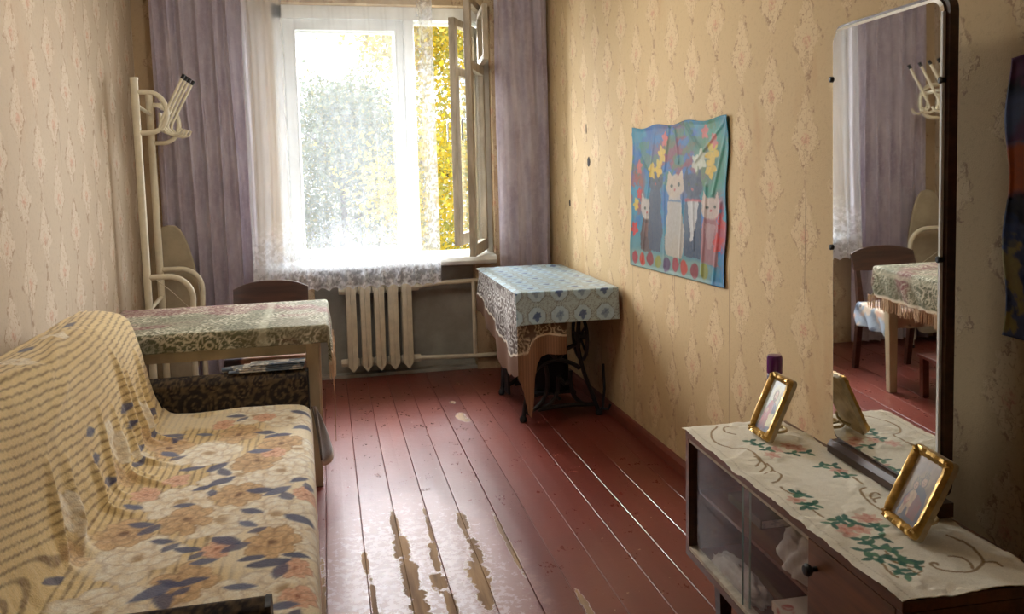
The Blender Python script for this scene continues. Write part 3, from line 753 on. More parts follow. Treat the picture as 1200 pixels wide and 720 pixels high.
yel = fbm(aJ, Yg, 2.2, 14)
blk = put('throw_blanket', np.stack([Xb, Yb2, Zb], -1).reshape(-1, 3), grid_faces(len(sarc), nyb), painted('plush blanket', 0.92, 190, 0.5, 0.2, 0.3, bd=0.004), None, True, col.reshape(-1, 3))
sm = blk.modifiers.new('solid', 'SOLIDIFY'); sm.thickness = 0.009; sm.offset = -1
meta(blk, 'beige striped plush blanket with cream roses and blue leaves draped over the sofa', 'blanket')

# newspapers on the far arm
np_ = thing('newspaper', (-0.28, 3.665, 0.585), 'rolled newspaper lying on top of the far sofa arm', 'newspaper')
M = Mat('newsprint'); M.obj(); n1 = M.noise(30, 3, 0.6, stretch=(1, 1, 3)); n2 = M.noise(16, 2, 0.5)
M_NEWS = M.princ(M.mix(n2.step(0.52, 0.58)*0.8, M.mix(n1.step(0.45, 0.6), lin(215, 212, 205), lin(140, 146, 152)), lin(70, 92, 120)), 0.6, 0, n1, 0.2)
b = MB()
for i in range(4):
    zz = 0.586+0.009*i; b.prism([(3.63+0.004*i, zz), (3.70-0.003*i, zz), (3.704-0.003*i, zz+0.004), (3.70-0.003*i, zz+0.0085), (3.63+0.004*i, zz+0.0085), (3.626, zz+0.004)], -0.44+0.03*i, -0.128+0.004*i, 'x')
b.build('pages', M_NEWS, np_, bev=0.002)
MB().tube([(-0.47, 3.665, 0.598), (-0.40, 3.665, 0.601), (-0.30, 3.66, 0.602)], [0.010, 0.014, 0.012], 12).build('roll', M_NEWS, np_, True)

# ------------------------------------------------------------------ table with cloth
tbl = thing('dining_table', (-0.52, 4.09, 0), 'cream painted wooden table behind the far sofa arm', 'table')
MB().box((-1.02, 3.73, 0.728), (-0.03, 4.45, 0.752)).build('tabletop', M_TBLPAINT, tbl, bev=0.004)
for (xx, yy) in ((-0.087, 3.765), (-0.087, 4.40), (-0.965, 3.765), (-0.965, 4.40)):
    MB().hexa([(xx-0.022, yy-0.022, 0.0), (xx+0.022, yy-0.022, 0.0), (xx+0.022, yy+0.022, 0.0), (xx-0.022, yy+0.022, 0.0)], [(xx-0.030, yy-0.030, 0.727), (xx+0.030, yy-0.030, 0.727), (xx+0.030, yy+0.030, 0.727), (xx-0.030, yy+0.030, 0.727)]).build('leg', M_TBLPAINT, tbl, bev=0.004)
for (a_, b_) in (((-0.935, 3.745, 0.628), (-0.117, 3.767, 0.727)), ((-0.935, 4.40, 0.628), (-0.117, 4.42, 0.727)), ((-0.10, 3.795, 0.628), (-0.078, 4.37, 0.727)), ((-0.975, 3.795, 0.628), (-0.953, 4.37, 0.727))):
    MB().box(a_, b_).build('apron', M_TBLPAINT, tbl)
def drape_shape(Ug, Vg, x0, x1, y0, y1, zt, rad=0.012, wav=0.010, seed=0, spread=0.10):
    ex = np.maximum(x0-Ug, 0)+np.maximum(Ug-x1, 0); ey = np.maximum(y0-Vg, 0)+np.maximum(Vg-y1, 0)
    sxg = np.where(Ug < x0, -1, np.where(Ug > x1, 1, 0)); syg = np.where(Vg < y0, -1, np.where(Vg > y1, 1, 0))
    X = np.clip(Ug, x0, x1); Y = np.clip(Vg, y0, y1)
    drop = np.hypot(ex, ey)+0.0
    corner = (ex > 0) & (ey > 0)
    Z = zt-drop
    bend = rad*(1-np.exp(-drop/rad))
    out = bend+spread*np.clip(drop, 0, 1)*0.12+wav*ss(drop, 0.02, 0.14)*np.sin(2*np.pi*(Ug+Vg)/0.17+seed+2*fbm(Ug, Vg, 3, seed))
    nx_ = np.where(drop > 0, ex/np.maximum(drop, 1e-9), 0)*sxg; ny_ = np.where(drop > 0, ey/np.maximum(drop, 1e-9), 0)*syg
    Z = np.where(drop > 0, zt-np.maximum(drop-bend*0.55, 0), zt)
    return X+nx_*out, Y+ny_*out, Z+0.0015*(fbm(Ug, Vg, 12, seed)-0.5)
tx0, tx1, ty0, ty1, tz = -1.028, -0.022, 3.722, 4.458, 0.758
us = np.arange(tx0-0.02, tx1+0.185, 0.005); vs = np.arange(ty0-0.085, ty1+0.10, 0.005)
Ug, Vg = np.meshgrid(us, vs, indexing='ij')
X, Y, Z = drape_shape(Ug, Vg, tx0, tx1, ty0, ty1, tz, seed=2)
c = np.ones(Ug.shape+(3,))*np.array(lin(112, 106, 82))
c = blend(c, 0.7*ss(fbm(Ug, Vg, 5, 2), 0.42, 0.55), lin(84, 88, 60)); c = blend(c, 0.8*ss(fbm(Ug*0.6, Vg, 5, 12), 0.52, 0.64), lin(112, 44, 52))
cu = ((Ug+0.02) % 0.25)-0.125; cv = ((Vg+0.09) % 0.25)-0.125; rr = np.hypot(cu, cv); th = np.arctan2(cv, cu)
orn = np.zeros(Ug.shape)
for f_ in (rr/0.034+0.34*np.cos(8*th)+0.8*fbm(Ug, Vg, 16, 3), fbm(Ug, Vg, 20, 6)*7):
    orn = np.maximum(orn, 1-ss(np.abs((f_ % 1)-0.5), 0.07, 0.18))
c = blend(c, orn*(0.35+0.5*ss(fbm(Ug, Vg, 9, 33), 0.45, 0.6)), lin(214, 206, 180))
bord = np.maximum(ss(Ug, tx1-0.30, tx1-0.285)*(1-ss(Ug, tx1-0.262, tx1-0.25)), ss(Ug, tx1+0.02, tx1+0.03)*(1-ss(Ug, tx1+0.045, tx1+0.055)))
c = blend(c, bord*0.4, lin(206, 200, 172))
c = blend(c, ss(Ug, tx1+0.165, tx1+0.172), lin(226, 214, 190))
tc_ = put('tablecloth', np.stack([X, Y, Z], -1).reshape(-1, 3), grid_faces(*Ug.shape), painted('woven tablecloth', 0.75, 350, 0.35, 0.35), None, True, c.reshape(-1, 3))
sm = tc_.modifiers.new('solid', 'SOLIDIFY'); sm.thickness = 0.002; sm.offset = 1
meta(tc_, 'olive and burgundy patterned tablecloth with fringe on the cream table by the sofa', 'tablecloth')
fr = MB()
for i in range(150):
    yy = ty0-0.03+i*(ty1-ty0+0.06)/149; xx = tx1+0.0135+0.012*math.sin(yy*37)+0.008; zt_ = tz-0.170
    L = 0.075*rnd.uniform(0.85, 1.1); dx = rnd.uniform(-0.004, 0.004); dy = rnd.uniform(-0.006, 0.006)
    fr.tube([(xx, yy, zt_), (xx+dx, yy+dy, zt_-L*0.5), (xx+dx, yy+dy*1.6, zt_-L)], 0.0017, 4)
for (yy, L) in ((3.71, 0.10), (3.715, 0.42), (3.722, 0.16), (3.705, 0.13), (3.73, 0.12)):
    fr.tube([(tx1+0.02, yy, tz-0.12), (tx1+0.026, yy, tz-0.12-L*0.5), (tx1+0.022, yy+0.004, tz-0.12-L)], 0.0022, 4)
f_ = fr.build('fringe', simple('fringe yarn', lin(206, 178, 148), 0.9), tc_); f_['kind'] = 'stuff'

# chair pushed under the far side of the table
ch = thing('chair', (-0.30, 4.78, 0), 'dark brown wooden chair with curved backrest pushed under the table from the window side', 'chair')
b = MB(); n = 14; ang = 0.10
fr0 = []; fr1 = []
for i in range(n+1):
    t = i/n*2-1; xx = -0.335+t*0.212; curve = 0.022*t*t
    zt_ = 0.812-0.042*abs(t)**2.6; zb_ = 0.655+0.012*t*t
    fr0.append([(xx, 4.925-curve+0.008*0, zb_), (xx, 4.95-curve+0.02, zt_)]); fr1.append([(xx, 4.943-curve, zb_), (xx, 4.968-curve+0.02, zt_)])
vs_ = []; fs_ = []
for i in range(n+1): vs_ += [fr0[i][0], fr0[i][1], fr1[i][1], fr1[i][0]]
for i in range(n):
    for q in range(4):
        p = (q+1) % 4; fs_.append((i*4+q, i*4+p, (i+1)*4+p, (i+1)*4+q))
fs_ += [(0, 3, 2, 1), (n*4, n*4+1, n*4+2, n*4+3)]
b.add(vs_, fs_); b.build('backrest', M_DKWOOD, ch, True)
for xx in (-0.515, -0.155):
    MB().hexa([(xx-0.016, 4.955, 0.0), (xx+0.016, 4.955, 0.0), (xx+0.016, 4.99, 0.0), (xx-0.016, 4.99, 0.0)], [(xx-0.019, 4.875, 0.43), (xx+0.019, 4.875, 0.43), (xx+0.019, 4.915, 0.43), (xx-0.019, 4.915, 0.43)]).build('leg', M_DKWOOD, ch)
    MB().hexa([(xx-0.019, 4.875, 0.43), (xx+0.019, 4.875, 0.43), (xx+0.019, 4.915, 0.43), (xx-0.019, 4.915, 0.43)], [(xx-0.014, 4.927, 0.70), (xx+0.014, 4.927, 0.70), (xx+0.014, 4.950, 0.70), (xx-0.014, 4.950, 0.70)]).build('back_post', M_DKWOOD, ch)
    MB().hexa([(xx-0.013, 4.512, 0.0), (xx+0.013, 4.512, 0.0), (xx+0.013, 4.538, 0.0), (xx-0.013, 4.538, 0.0)], [(xx-0.019, 4.50, 0.43), (xx+0.019, 4.50, 0.43), (xx+0.019, 4.54, 0.43), (xx-0.019, 4.54, 0.43)]).build('leg', M_DKWOOD, ch)
MB().prism([(-0.535, 4.485), (-0.135, 4.485), (-0.135, 4.90), (-0.16, 4.93), (-0.51, 4.93), (-0.535, 4.90)], 0.43, 0.452, 'z').build('seat', M_DKWOOD, ch, bev=0.005)
MB().box((-0.505, 4.51, 0.385), (-0.165, 4.525, 0.43)).build('seat_rail', M_DKWOOD, ch)
cx0, cx1, cyy0, cyy1 = -0.545, -0.125, 4.475, 4.86
us = np.arange(cx0-0.06, cx1+0.15, 0.006); vs = np.arange(cyy0-0.10, cyy1+0.02, 0.006)
Ug, Vg = np.meshgrid(us, vs, indexing='ij')
X, Y, Z = drape_shape(Ug, Vg, cx0, cx1, cyy0, cyy1, 0.462, wav=0.022, seed=5, spread=0.5)
c = np.ones(Ug.shape+(3,))*np.array(lin(226, 208, 186)); c = blend(c, 0.8*ss(fbm(Ug, Vg, 7, 3), 0.5, 0.56), lin(206, 160, 138)); c = blend(c, 0.85*ss(fbm(Ug, Vg, 6, 13), 0.53, 0.58), lin(150, 172, 196)); c = blend(c, 0.85*ss(fbm(Ug, Vg, 8, 23), 0.58, 0.62), lin(70, 80, 104))
o = put('seat_cover', np.stack([X, Y, Z], -1).reshape(-1, 3), grid_faces(*Ug.shape), painted('quilted seat cover', 0.8, 250, 0.4), None, True, c.reshape(-1, 3))
sm = o.modifiers.new('solid', 'SOLIDIFY'); sm.thickness = 0.006; sm.offset = 1
meta(o, 'crumpled cream, pink and blue cloth covering the seat of the brown chair', 'cover')
stl = thing('footstool', (-0.34, 4.17, 0), 'low reddish-brown footstool under the table, seen in the mirror', 'stool')
M_RBW = wood('red-brown stool wood', lin(92, 48, 38), lin(120, 68, 52), 0.4, 0)
MB().box((-0.53, 4.06, 0.235), (-0.18, 4.29, 0.255)).build('top', M_RBW, stl, bev=0.004)
for xx in (-0.50, -0.21):
    for yy in (4.085, 4.265):
        MB().box((xx-0.018, yy-0.018, 0.0), (xx+0.018, yy+0.018, 0.235)).build('leg', M_RBW, stl)

# ------------------------------------------------------------------ coat rack
rk = thing('coat_rack', (-0.95, 5.19, 0), 'cream enamelled tubular coat rack standing against the left wall', 'coat rack')
for (yy, zt_) in ((5.0, 1.985), (5.38, 1.94)):
    MB().tube([(-1.018, yy, 0.012), (-1.018, yy, zt_)], 0.021, 14).build('post', M_RACK, rk, True)
    MB().tube([(-1.018, yy, zt_-0.002), (-1.018, yy, zt_+0.010)], 0.023, 14).build('post_cap', M_RACK, rk, True)
    zc = zt_-0.185
    pts = [(-1.008, yy, zc+0.115)]+arc((-0.953, yy, zc), 0.115, math.pi/2, -math.pi/2, 14, (0.85, 0, 0), (0, 0, 1))+[(-1.008, yy, zc-0.115)]
    MB().tube(pts, 0.014, 10).build('bracket_loop', M_RACK, rk, True)
    zl = 0.86
    pts = [(-1.018, yy, zl), (-0.905, yy, zl)]+arc((-0.905, yy, zl-0.13), 0.13, math.pi/2, 0, 8, (1, 0, 0), (0, 0, 1))+[(-0.788, yy, 0.45), (-0.785, yy, 0.012)]
    MB().tube(pts, 0.016, 10).build('leg_bow', M_RACK, rk, True)
    MB().lathe([(0.02, 0.0), (0.02, 0.02), (0.017, 0.022)], (-0.785, yy, 0.0), 12).build('foot', M_RUBBER, rk)
    MB().lathe([(0.024, 0.0), (0.024, 0.02), (0.02, 0.022)], (-1.018, yy, 0.0), 12).build('foot', M_RUBBER, rk)
MB().tube([(-1.018, 5.0, 1.845), (-1.018, 5.38, 1.815)], 0.011, 8).build('crossbar', M_RACK, rk, True)
MB().tube([(-1.018, 5.0, 0.67), (-1.018, 5.38, 0.69)], 0.012, 8).build('crossbar', M_RACK, rk, True)
MB().tube([(-0.885, 4.93, 1.832), (-0.885, 5.42, 1.812)], 0.012, 8).build('hook_bar', M_RACK, rk, True)
for yy in (4.995, 5.10, 5.21, 5.34):
    h = MB().tube([(-0.870, yy, 1.700), (-0.885, yy, 1.695), (-0.90, yy, 1.712), (-0.885, yy+0.0, 1.76), (-0.755, yy, 2.005)], 0.0085, 8).build('hook', M_RACK, rk, True)
    MB().tube([(-0.764, yy, 1.988), (-0.750, yy, 2.012)], 0.0108, 8).build('hook_tip', M_RUBBER, h, True)
    MB().tube([(-0.895, yy+0.02, 1.80), (-0.895, yy+0.02, 1.725), (-0.875, yy+0.02, 1.69), (-0.835, yy+0.02, 1.672), (-0.800, yy+0.02, 1.682), (-0.785, yy+0.02, 1.71)], 0.0085, 8).build('hook', M_RACK, rk, True)
MB().tube([(-1.03, 5.0, 0.90), (-0.93, 5.2, 0.75), (-0.86, 5.36, 0.62)], 0.0025, 5).build('string', M_RACK, rk)

# ironing board leaning in the corner
ib = thing('ironing_board', (-1.0, 5.5, 0), 'folded grey-beige ironing board standing in the corner behind the coat rack', 'ironing board')
out = []
for i in range(40):
    a = i/40*2*math.pi
    ca, sa = math.cos(a), math.sin(a)
    zz = 0.60+0.53*sa*(1 if sa > 0 else 1.0); wv = 0.165*(abs(ca)**0.62)*(1 if ca > 0 else -1)
    if sa > 0: wv *= (1-0.25*sa*sa)
    out.append((wv, zz))
Ti = Matrix.Translation((-0.968, 5.475, 0)) @ Matrix.Rotation(math.radians(-5), 4, 'Z') @ Matrix.Rotation(math.radians(-1.2), 4, 'X')
M_IRON = simple('ironing board cover', lin(176, 164, 140), 0.85, var=0.12, scale=9, bs=0.3)
MB(Ti).prism(out, -0.022, 0.0, 'y').build('padded_board', M_IRON, ib, bev=0.008)
MB(Ti).prism([(p*0.93, 0.60+(q-0.60)*0.97) for p, q in out], 0.001, 0.014, 'y').build('back_panel', M_DKWOOD, ib)
for s_ in (-0.10, 0.10):
    MB(Ti).tube([(s_, 0.020, 0.03), (s_*0.6, 0.02, 1.0)], 0.009, 8).build('leg', M_RACK, ib, True)
# ------------------------------------------------------------------ treadle sewing machine table
sw = thing('sewing_machine_table', (1.28, 4.8, 0), 'old treadle sewing machine table with black iron legs by the right wall', 'sewing table')
M_OAK = wood('worn brown wood', lin(96, 62, 38), lin(134, 92, 58), 0.5, 1)
SX0, SX1, SY0, SY1 = 0.995, 1.545, 4.225, 5.34
MB().box((SX0, SY0, 0.742), (SX1, SY1, 0.766)).build('tabletop', M_OAK, sw, bev=0.004)
MB().box((SX0+0.05, SY0+0.30, 0.655), (SX1-0.05, SY1-0.25, 0.742)).build('machine_box', M_OAK, sw, bev=0.004)
def iron_side(yy):
    r = 0.0125
    fr_ = MB()
    c = [[(1.045, .03), (1.060, .12), (1.095, .26), (1.125, .42), (1.12, .58), (1.10, .742)],
         [(1.492, .03), (1.455, .13), (1.405, .27), (1.375, .42), (1.385, .58), (1.42, .742)],
         [(1.06, .045), (1.12, .075), (1.175, .14), (1.19, .24), (1.175, .33)],
         [(1.135, .060), (1.20, .090), (1.245, .15), (1.255, .25)],
         [(1.47, .065), (1.40, .075), (1.345, .13), (1.325, .22), (1.33, .30)],
         [(1.095, .265), (1.16, .325), (1.25, .345), (1.34, .315), (1.405, .265)],
         [(1.125, .43), (1.20, .40), (1.25, .347), (1.30, .40), (1.375, .43)],
         [(1.13, .060), (1.30, .075), (1.46, .065)], [(1.10, .735), (1.42, .735)],
         [(1.255, .25), (1.29, .20), (1.325, .22)]]
    for p in c:
        q, _ = resample(np.array(p, float), 0.03) if len(p) > 2 else (np.array(p), 0)
        fr_.tube([(a, yy, b) for a, b in q], r, 8)
    fo = fr_.build('side_frame', M_BLACK, sw, True)
    for xx in (1.042, 1.496):
        MB().lathe([(0.016, 0.0), (0.021, 0.008), (0.021, 0.022), (0.012, 0.035)], (xx, yy, 0.0), 12).build('caster', M_BLACK, fo, True)
iron_side(4.40); iron_side(4.98)
MB().tube([(1.12, 4.40, 0.58), (1.25, 4.69, 0.515), (1.385, 4.98, 0.58)], 0.011, 8).build('cross_brace', M_BLACK, sw, True)
MB().tube([(1.385, 4.40, 0.58), (1.25, 4.69, 0.53), (1.12, 4.98, 0.58)], 0.011, 8).build('cross_brace', M_BLACK, sw, True)
tr_ = MB()
Tt_ = Matrix.Translation((1.26, 4.69, 0.115)); tr_.T = Tt_
for k in range(6): tr_.box((-0.12, -0.17+k*0.062, -0.008), (0.12, -0.135+k*0.062, 0.008))
tr_.box((-0.13, -0.19, -0.01), (-0.10, 0.21, 0.010)); tr_.box((0.10, -0.19, -0.01), (0.13, 0.21, 0.010))
tr_.build('treadle', M_BLACK, sw)
MB().tube([(1.26, 4.40, 0.115), (1.26, 4.98, 0.115)], 0.009, 8).build('treadle_rod', M_BLACK, sw)
wh = MB(); wc = Vector((1.405, 4.455, 0.46))
wh.tube(arc(wc, 0.135, 0, 2*math.pi, 32, (0, 1, 0), (0, 0, 1))[:-1], 0.011, 8, True)
for k in range(5):
    a = k*2*math.pi/5
    wh.tube([tuple(wc), (wc.x, wc.y+0.13*math.cos(a), wc.z+0.13*math.sin(a))], 0.008, 6)
wh.lathe([(0.022, -0.03), (0.022, 0.03)], tuple(wc), 12, 'x')
wh.build('flywheel', M_BLACK, sw, True)
MB().prism([(4.86, 0.03), (5.10, 0.03), (5.06, 0.20), (5.02, 0.30), (4.93, 0.30), (4.89, 0.20)], 1.06, 1.075, 'x').build('dress_guard', M_BLACK, sw)
MB().tube([(1.505, 4.36, 0.05), (1.52, 4.37, 0.16), (1.525, 4.40, 0.30)], 0.008, 6).build('belt_lever', M_BLACK, sw)
MB().tube([(1.49, 4.36, 0.05), (1.535, 4.345, 0.045), (1.545, 4.34, 0.075)], 0.008, 6).build('belt_lever', M_BLACK, sw)

bun_ = thing('stand_in_bag', (1.27, 4.69, 0.128), 'dark bag added on the treadle as stand-in for the dark mass under the sewing table', 'bag')  # added dark body in place of the unclear, shadowed mass under the table
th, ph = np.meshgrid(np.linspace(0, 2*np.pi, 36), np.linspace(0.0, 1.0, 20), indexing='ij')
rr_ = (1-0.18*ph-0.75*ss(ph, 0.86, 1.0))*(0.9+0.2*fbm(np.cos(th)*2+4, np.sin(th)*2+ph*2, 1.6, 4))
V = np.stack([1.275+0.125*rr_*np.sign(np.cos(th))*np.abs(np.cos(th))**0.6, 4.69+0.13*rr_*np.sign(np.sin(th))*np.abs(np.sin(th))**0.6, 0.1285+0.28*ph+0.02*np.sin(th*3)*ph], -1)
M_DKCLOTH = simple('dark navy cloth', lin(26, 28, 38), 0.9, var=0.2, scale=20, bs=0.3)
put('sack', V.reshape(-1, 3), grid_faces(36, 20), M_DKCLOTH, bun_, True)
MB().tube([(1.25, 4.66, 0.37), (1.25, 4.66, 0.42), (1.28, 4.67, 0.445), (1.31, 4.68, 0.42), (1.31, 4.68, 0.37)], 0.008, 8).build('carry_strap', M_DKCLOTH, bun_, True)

# brown patterned cloth beneath
def interp(x, pts): return np.interp(x, [p[0] for p in pts], [p[1] for p in pts])
def ornament(c, u, v, light, f=0.16):
    cu = ((u/f) % 1)-0.5; cv = ((v/f) % 1)-0.5; rr = np.hypot(cu, cv); th = np.arctan2(cv, cu)
    o_ = 1-ss(np.abs(((rr*5.5+0.30*np.cos(6*th)) % 1)-0.5), 0.10, 0.24)
    n_ = fbm(u, v, 34, 4, 3); o_ = np.maximum(o_*ss(n_, 0.35, 0.5), 1-ss(np.abs(n_-0.5), 0.012, 0.035))
    return blend(c, o_*0.85, light)
M_CLOTH2 = painted('brown jacquard', 0.8, 320, 0.35, 0.3)
parts_v, parts_f, parts_c = [], [], []; off = 0
# long side
yv = np.linspace(5.345, 4.215, 226); tv = np.linspace(0, 1, 110)
Yg2, Tg2 = np.meshgrid(yv, tv, indexing='ij')
hem = interp(-Yg2, [(-5.35, .50), (-5.1, .46), (-4.9, .41), (-4.79, .38), (-4.63, .285), (-4.45, .27), (-4.3, .30), (-4.21, .31)])+0.006*np.sin(Yg2*60)
Zg2 = 0.768-(0.768-hem)*Tg2
dr_ = 0.768-Zg2
Xg2 = SX0-0.012-0.012*ss(dr_, 0.0, 0.2)-0.010*np.sin(Yg2*19+2*dr_)*ss(dr_, 0.03, 0.25)
sc = interp(-Yg2, [(-5.35, .60), (-5.05, .555), (-4.93, .525), (-4.80, .493), (-4.55, .435), (-4.40, .405), (-4.30, .398), (-4.21, .43)])+0.010*np.abs(np.sin(Yg2*40))
c = np.ones(Yg2.shape+(3,))*np.array(lin(84, 70, 64)); c = ornament(c, Yg2, Zg2, lin(206, 202, 196))
pl = 1-ss(Zg2, sc-0.004, sc)
plain = np.ones(Yg2.shape+(3,))*np.array(lin(112, 80, 58)); plain = blend(plain, 0.35*(np.sin(Yg2*420) > 0.2), lin(84, 58, 42))
c = c*(1-pl[..., None])+plain*pl[..., None]
c = blend(c, (1-ss(np.abs(Zg2-sc-0.006), 0.004, 0.008)), lin(224, 214, 196))
parts_v.append(np.stack([Xg2, Yg2, Zg2], -1).reshape(-1, 3)); parts_f.append(grid_faces(*Yg2.shape)+off); off += Yg2.size; parts_c.append(c.reshape(-1, 3))
# near end, with the long tail at the corner
xv = np.linspace(SX0-0.022, 1.25, 90); Xg3, Tg3 = np.meshgrid(xv, np.linspace(0, 1, 150), indexing='ij')
hem = interp(Xg3, [(.97, .31), (.99, .27), (1.005, .22), (1.022, .115), (1.040, .085), (1.052, .15), (1.062, .30), (1.078, .38), (1.10, .415), (1.14, .428), (1.25, .420)])
Zg3 = 0.768-(0.768-hem)*Tg3; dr_ = 0.768-Zg3
Yg3 = SY0-0.014-0.012*ss(dr_, 0, 0.2)-0.010*np.sin(Xg3*48+dr_*2)*ss(dr_, 0.04, 0.25)
sc = interp(Xg3, [(.97, .43), (1.03, .44), (1.05, .50), (1.08, .528), (1.16, .535), (1.25, .520)])
c = np.ones(Xg3.shape+(3,))*np.array(lin(92, 72, 56)); c = ornament(c, Xg3, Zg3, lin(196, 180, 150), 0.13)
pl = 1-ss(Zg3, sc-0.004, sc)
plain = np.ones(Xg3.shape+(3,))*np.array(lin(142, 104, 76)); plain = blend(plain, 0.45*(np.sin(Xg3*440) > 0.1), lin(100, 70, 50))
c = c*(1-pl[..., None])+plain*pl[..., None]; c = blend(c, (1-ss(np.abs(Zg3-sc-0.005), 0.003, 0.007)), lin(222, 206, 176))
parts_v.append(np.stack([Xg3, Yg3, Zg3], -1).reshape(-1, 3)); parts_f.append(grid_faces(*Xg3.shape)+off); off += Xg3.size; parts_c.append(c.reshape(-1, 3))
# flat part on the top
xt = np.linspace(SX0-0.012, SX1, 60); yt = np.linspace(SY0-0.014, SY1, 80); A_, B_ = np.meshgrid(xt, yt, indexing='ij')
parts_v.append(np.stack([A_, B_, np.full(A_.shape, 0.7685)], -1).reshape(-1, 3)); parts_f.append(grid_faces(*A_.shape)+off); parts_c.append((np.ones(A_.shape+(3,))*np.array(lin(110, 92, 80))).reshape(-1, 3))
o = put('under_cloth', np.concatenate(parts_v), np.concatenate(parts_f), M_CLOTH2, None, True, np.concatenate(parts_c))
sm = o.modifiers.new('solid', 'SOLIDIFY'); sm.thickness = 0.002; sm.offset = 0
meta(o, 'brown cloth with white ornament hanging down the side of the sewing table', 'cloth')
# pale blue oilcloth
us = np.arange(SX0-0.030, SX1+0.004, 0.004); vs = np.arange(SY0-0.205, SY1+0.015, 0.004)
Ug, Vg = np.meshgrid(us, vs, indexing='ij')
ey = np.maximum(SY0-0.030-Vg, 0)
Z = 0.7735-np.where(ey > 0, np.maximum(ey-0.004, 0), 0); Y = np.maximum(Vg, SY0-0.030)-0.006*(1-np.exp(-ey/0.008))-0.014*ss(ey, 0.02, 0.2)-0.004*np.sin(Ug*26)*ss(ey, 0.05, 0.18)
X = Ug.copy()
lip = ss(SX0+0.045-Ug, 0.0, 0.075)
Z = Z+0.010*lip*(1-lip)*4*0.35*(ey == 0)-0.004*lip+0.0018*(fbm(Ug, Vg, 9, 3)-0.3)*(ey == 0)
Z = Z+0.012*np.exp(-((Ug-1.45)/0.06)**2-((Vg-5.25)/0.03)**2)
c = np.ones(Ug.shape+(3,))*np.array(lin(172, 198, 210))
p = 0.1285; iu = np.floor((Ug-SX0-0.020)/p); iv = np.floor((Vg-SY0-0.028+0.0)/p)
cu = ((Ug-SX0-0.020)/p-iu-0.5); cv = ((Vg-SY0-0.028)/p-iv-0.5)
octd = np.maximum(np.maximum(np.abs(cu), np.abs(cv)), (np.abs(cu)+np.abs(cv))*0.74)
dots = (np.sin(cu*2*np.pi*9)*np.sin(cv*2*np.pi*9) > -0.35)
c = blend(c, 0.5*ss(octd, 0.36, 0.40), lin(164, 174, 166))
c = blend(c, 0.85*(1-ss(np.abs(octd-0.40), 0.010, 0.028))*dots, lin(92, 82, 74)); c = blend(c, 0.6*(1-ss(np.abs(octd-0.465), 0.006, 0.02))*(np.sin((cu+cv)*60) > 0), lin(120, 106, 92))
c = blend(c, 0.5*ss(vnoise(Ug, Vg, 220, 3), 0.62, 0.75)*ss(octd, 0.36, 0.40), lin(120, 108, 96))
strong = ((iu+iv) % 2 == 0)
for (fx, fy, L, an) in [(-0.05, 0.05, 0.13, 0.6), (0.08, 0.03, 0.12, -0.5), (0.0, -0.10, 0.15, 1.5), (-0.12, -0.04, 0.09, 0.2), (0.11, 0.12, 0.08, 0.9), (0.02, 0.14, 0.08, -0.9)]:
    m_ = leaf(cu, cv, fx, fy, L, L*0.62, an)
    c = blend(c, m_*np.where(strong, 0.92, 0.50), lin(64, 88, 134))
o = put('oilcloth', np.stack([X, Y, Z], -1).reshape(-1, 3), grid_faces(*Ug.shape), painted('oilcloth', 0.34, 90, 0.08, 0.5), None, True, c.reshape(-1, 3))
sm = o.modifiers.new('solid', 'SOLIDIFY'); sm.thickness = 0.0018; sm.offset = 1
meta(o, 'pale blue oilcloth with blue flower medallions covering the top of the sewing table', 'oilcloth')

# ------------------------------------------------------------------ sideboard, runner, mirror
TH = 0.0415
TC = Matrix(((math.cos(TH), math.sin(TH), 0, 1.09), (-math.sin(TH), math.cos(TH), 0, 2.356), (0, 0, 1, 0), (0, 0, 0, 1)))
D, L, ZT = 0.35, 1.068, 0.600
cp = TC @ Vector((D/2, -L/2, 0))
cab = thing('sideboard', tuple(cp), 'low walnut sideboard with sliding glass doors and one wooden door by the right wall', 'sideboard')
def CB(*boxes):
    b = MB(TC)
    for a_, b_ in boxes: b.box(a_, b_)
    return b
CB(((0, -L, 0.575), (D, 0, ZT))).build('top_panel', M_CABWOOD, cab, bev=0.003)
CB(((0.002, -0.022, 0.185), (D-0.008, 0, 0.575))).build('side_panel', M_CABWOOD, cab)
CB(((0.002, -L, 0.185), (D-0.008, -L+0.022, 0.575))).build('side_panel', M_CABWOOD, cab)
CB(((0.002, -L+0.022, 0.185), (D-0.008, -0.022, 0.207))).build('bottom_panel', M_CABWOOD, cab)
CB(((D-0.014, -L+0.022, 0.207), (D-0.008, -0.022, 0.575))).build('back_panel', M_CABDARK, cab)
CB(((0.030, -0.742, 0.207), (D-0.014, -0.724, 0.575))).build('divider', M_CABWOOD, cab)
CB(((0.040, -0.724, 0.392), (D-0.014, -0.022, 0.402))).build('shelf', M_CABWOOD, cab)
CB(((0.004, -0.724, 0.207), (0.030, -0.022, 0.219)), ((0.004, -0.724, 0.565), (0.030, -0.022, 0.575))).build('door_track', M_OLDWHITE, cab)
g1 = CB(((0.017, -0.405, 0.215), (0.0205, -0.024, 0.570))).build('glass_door', M_SHEENGLASS, cab)
g2 = CB(((0.008, -0.722, 0.215), (0.0115, -0.385, 0.570))).build('glass_door', M_SHEENGLASS, cab)
M_EDGE = simple('ground glass edge', lin(120, 150, 140), 0.2)
CB(((0.0165, -0.409, 0.215), (0.021, -0.4055, 0.570))).build('glass_edge', M_EDGE, g1)
CB(((0.0075, -0.3845, 0.215), (0.012, -0.381, 0.570))).build('glass_edge', M_EDGE, g2)
dr = CB(((0.002, -L+0.025, 0.210), (0.020, -0.727, 0.572))).build('wooden_door', M_CABWOOD, cab, bev=0.002)
kb = MB(TC); kb.lathe([(0.006, 0.0), (0.006, -0.012), (0.013, -0.018), (0.015, -0.025), (0.011, -0.031), (0.002, -0.033)], (0.002, -0.765, 0.515), 16, 'x')
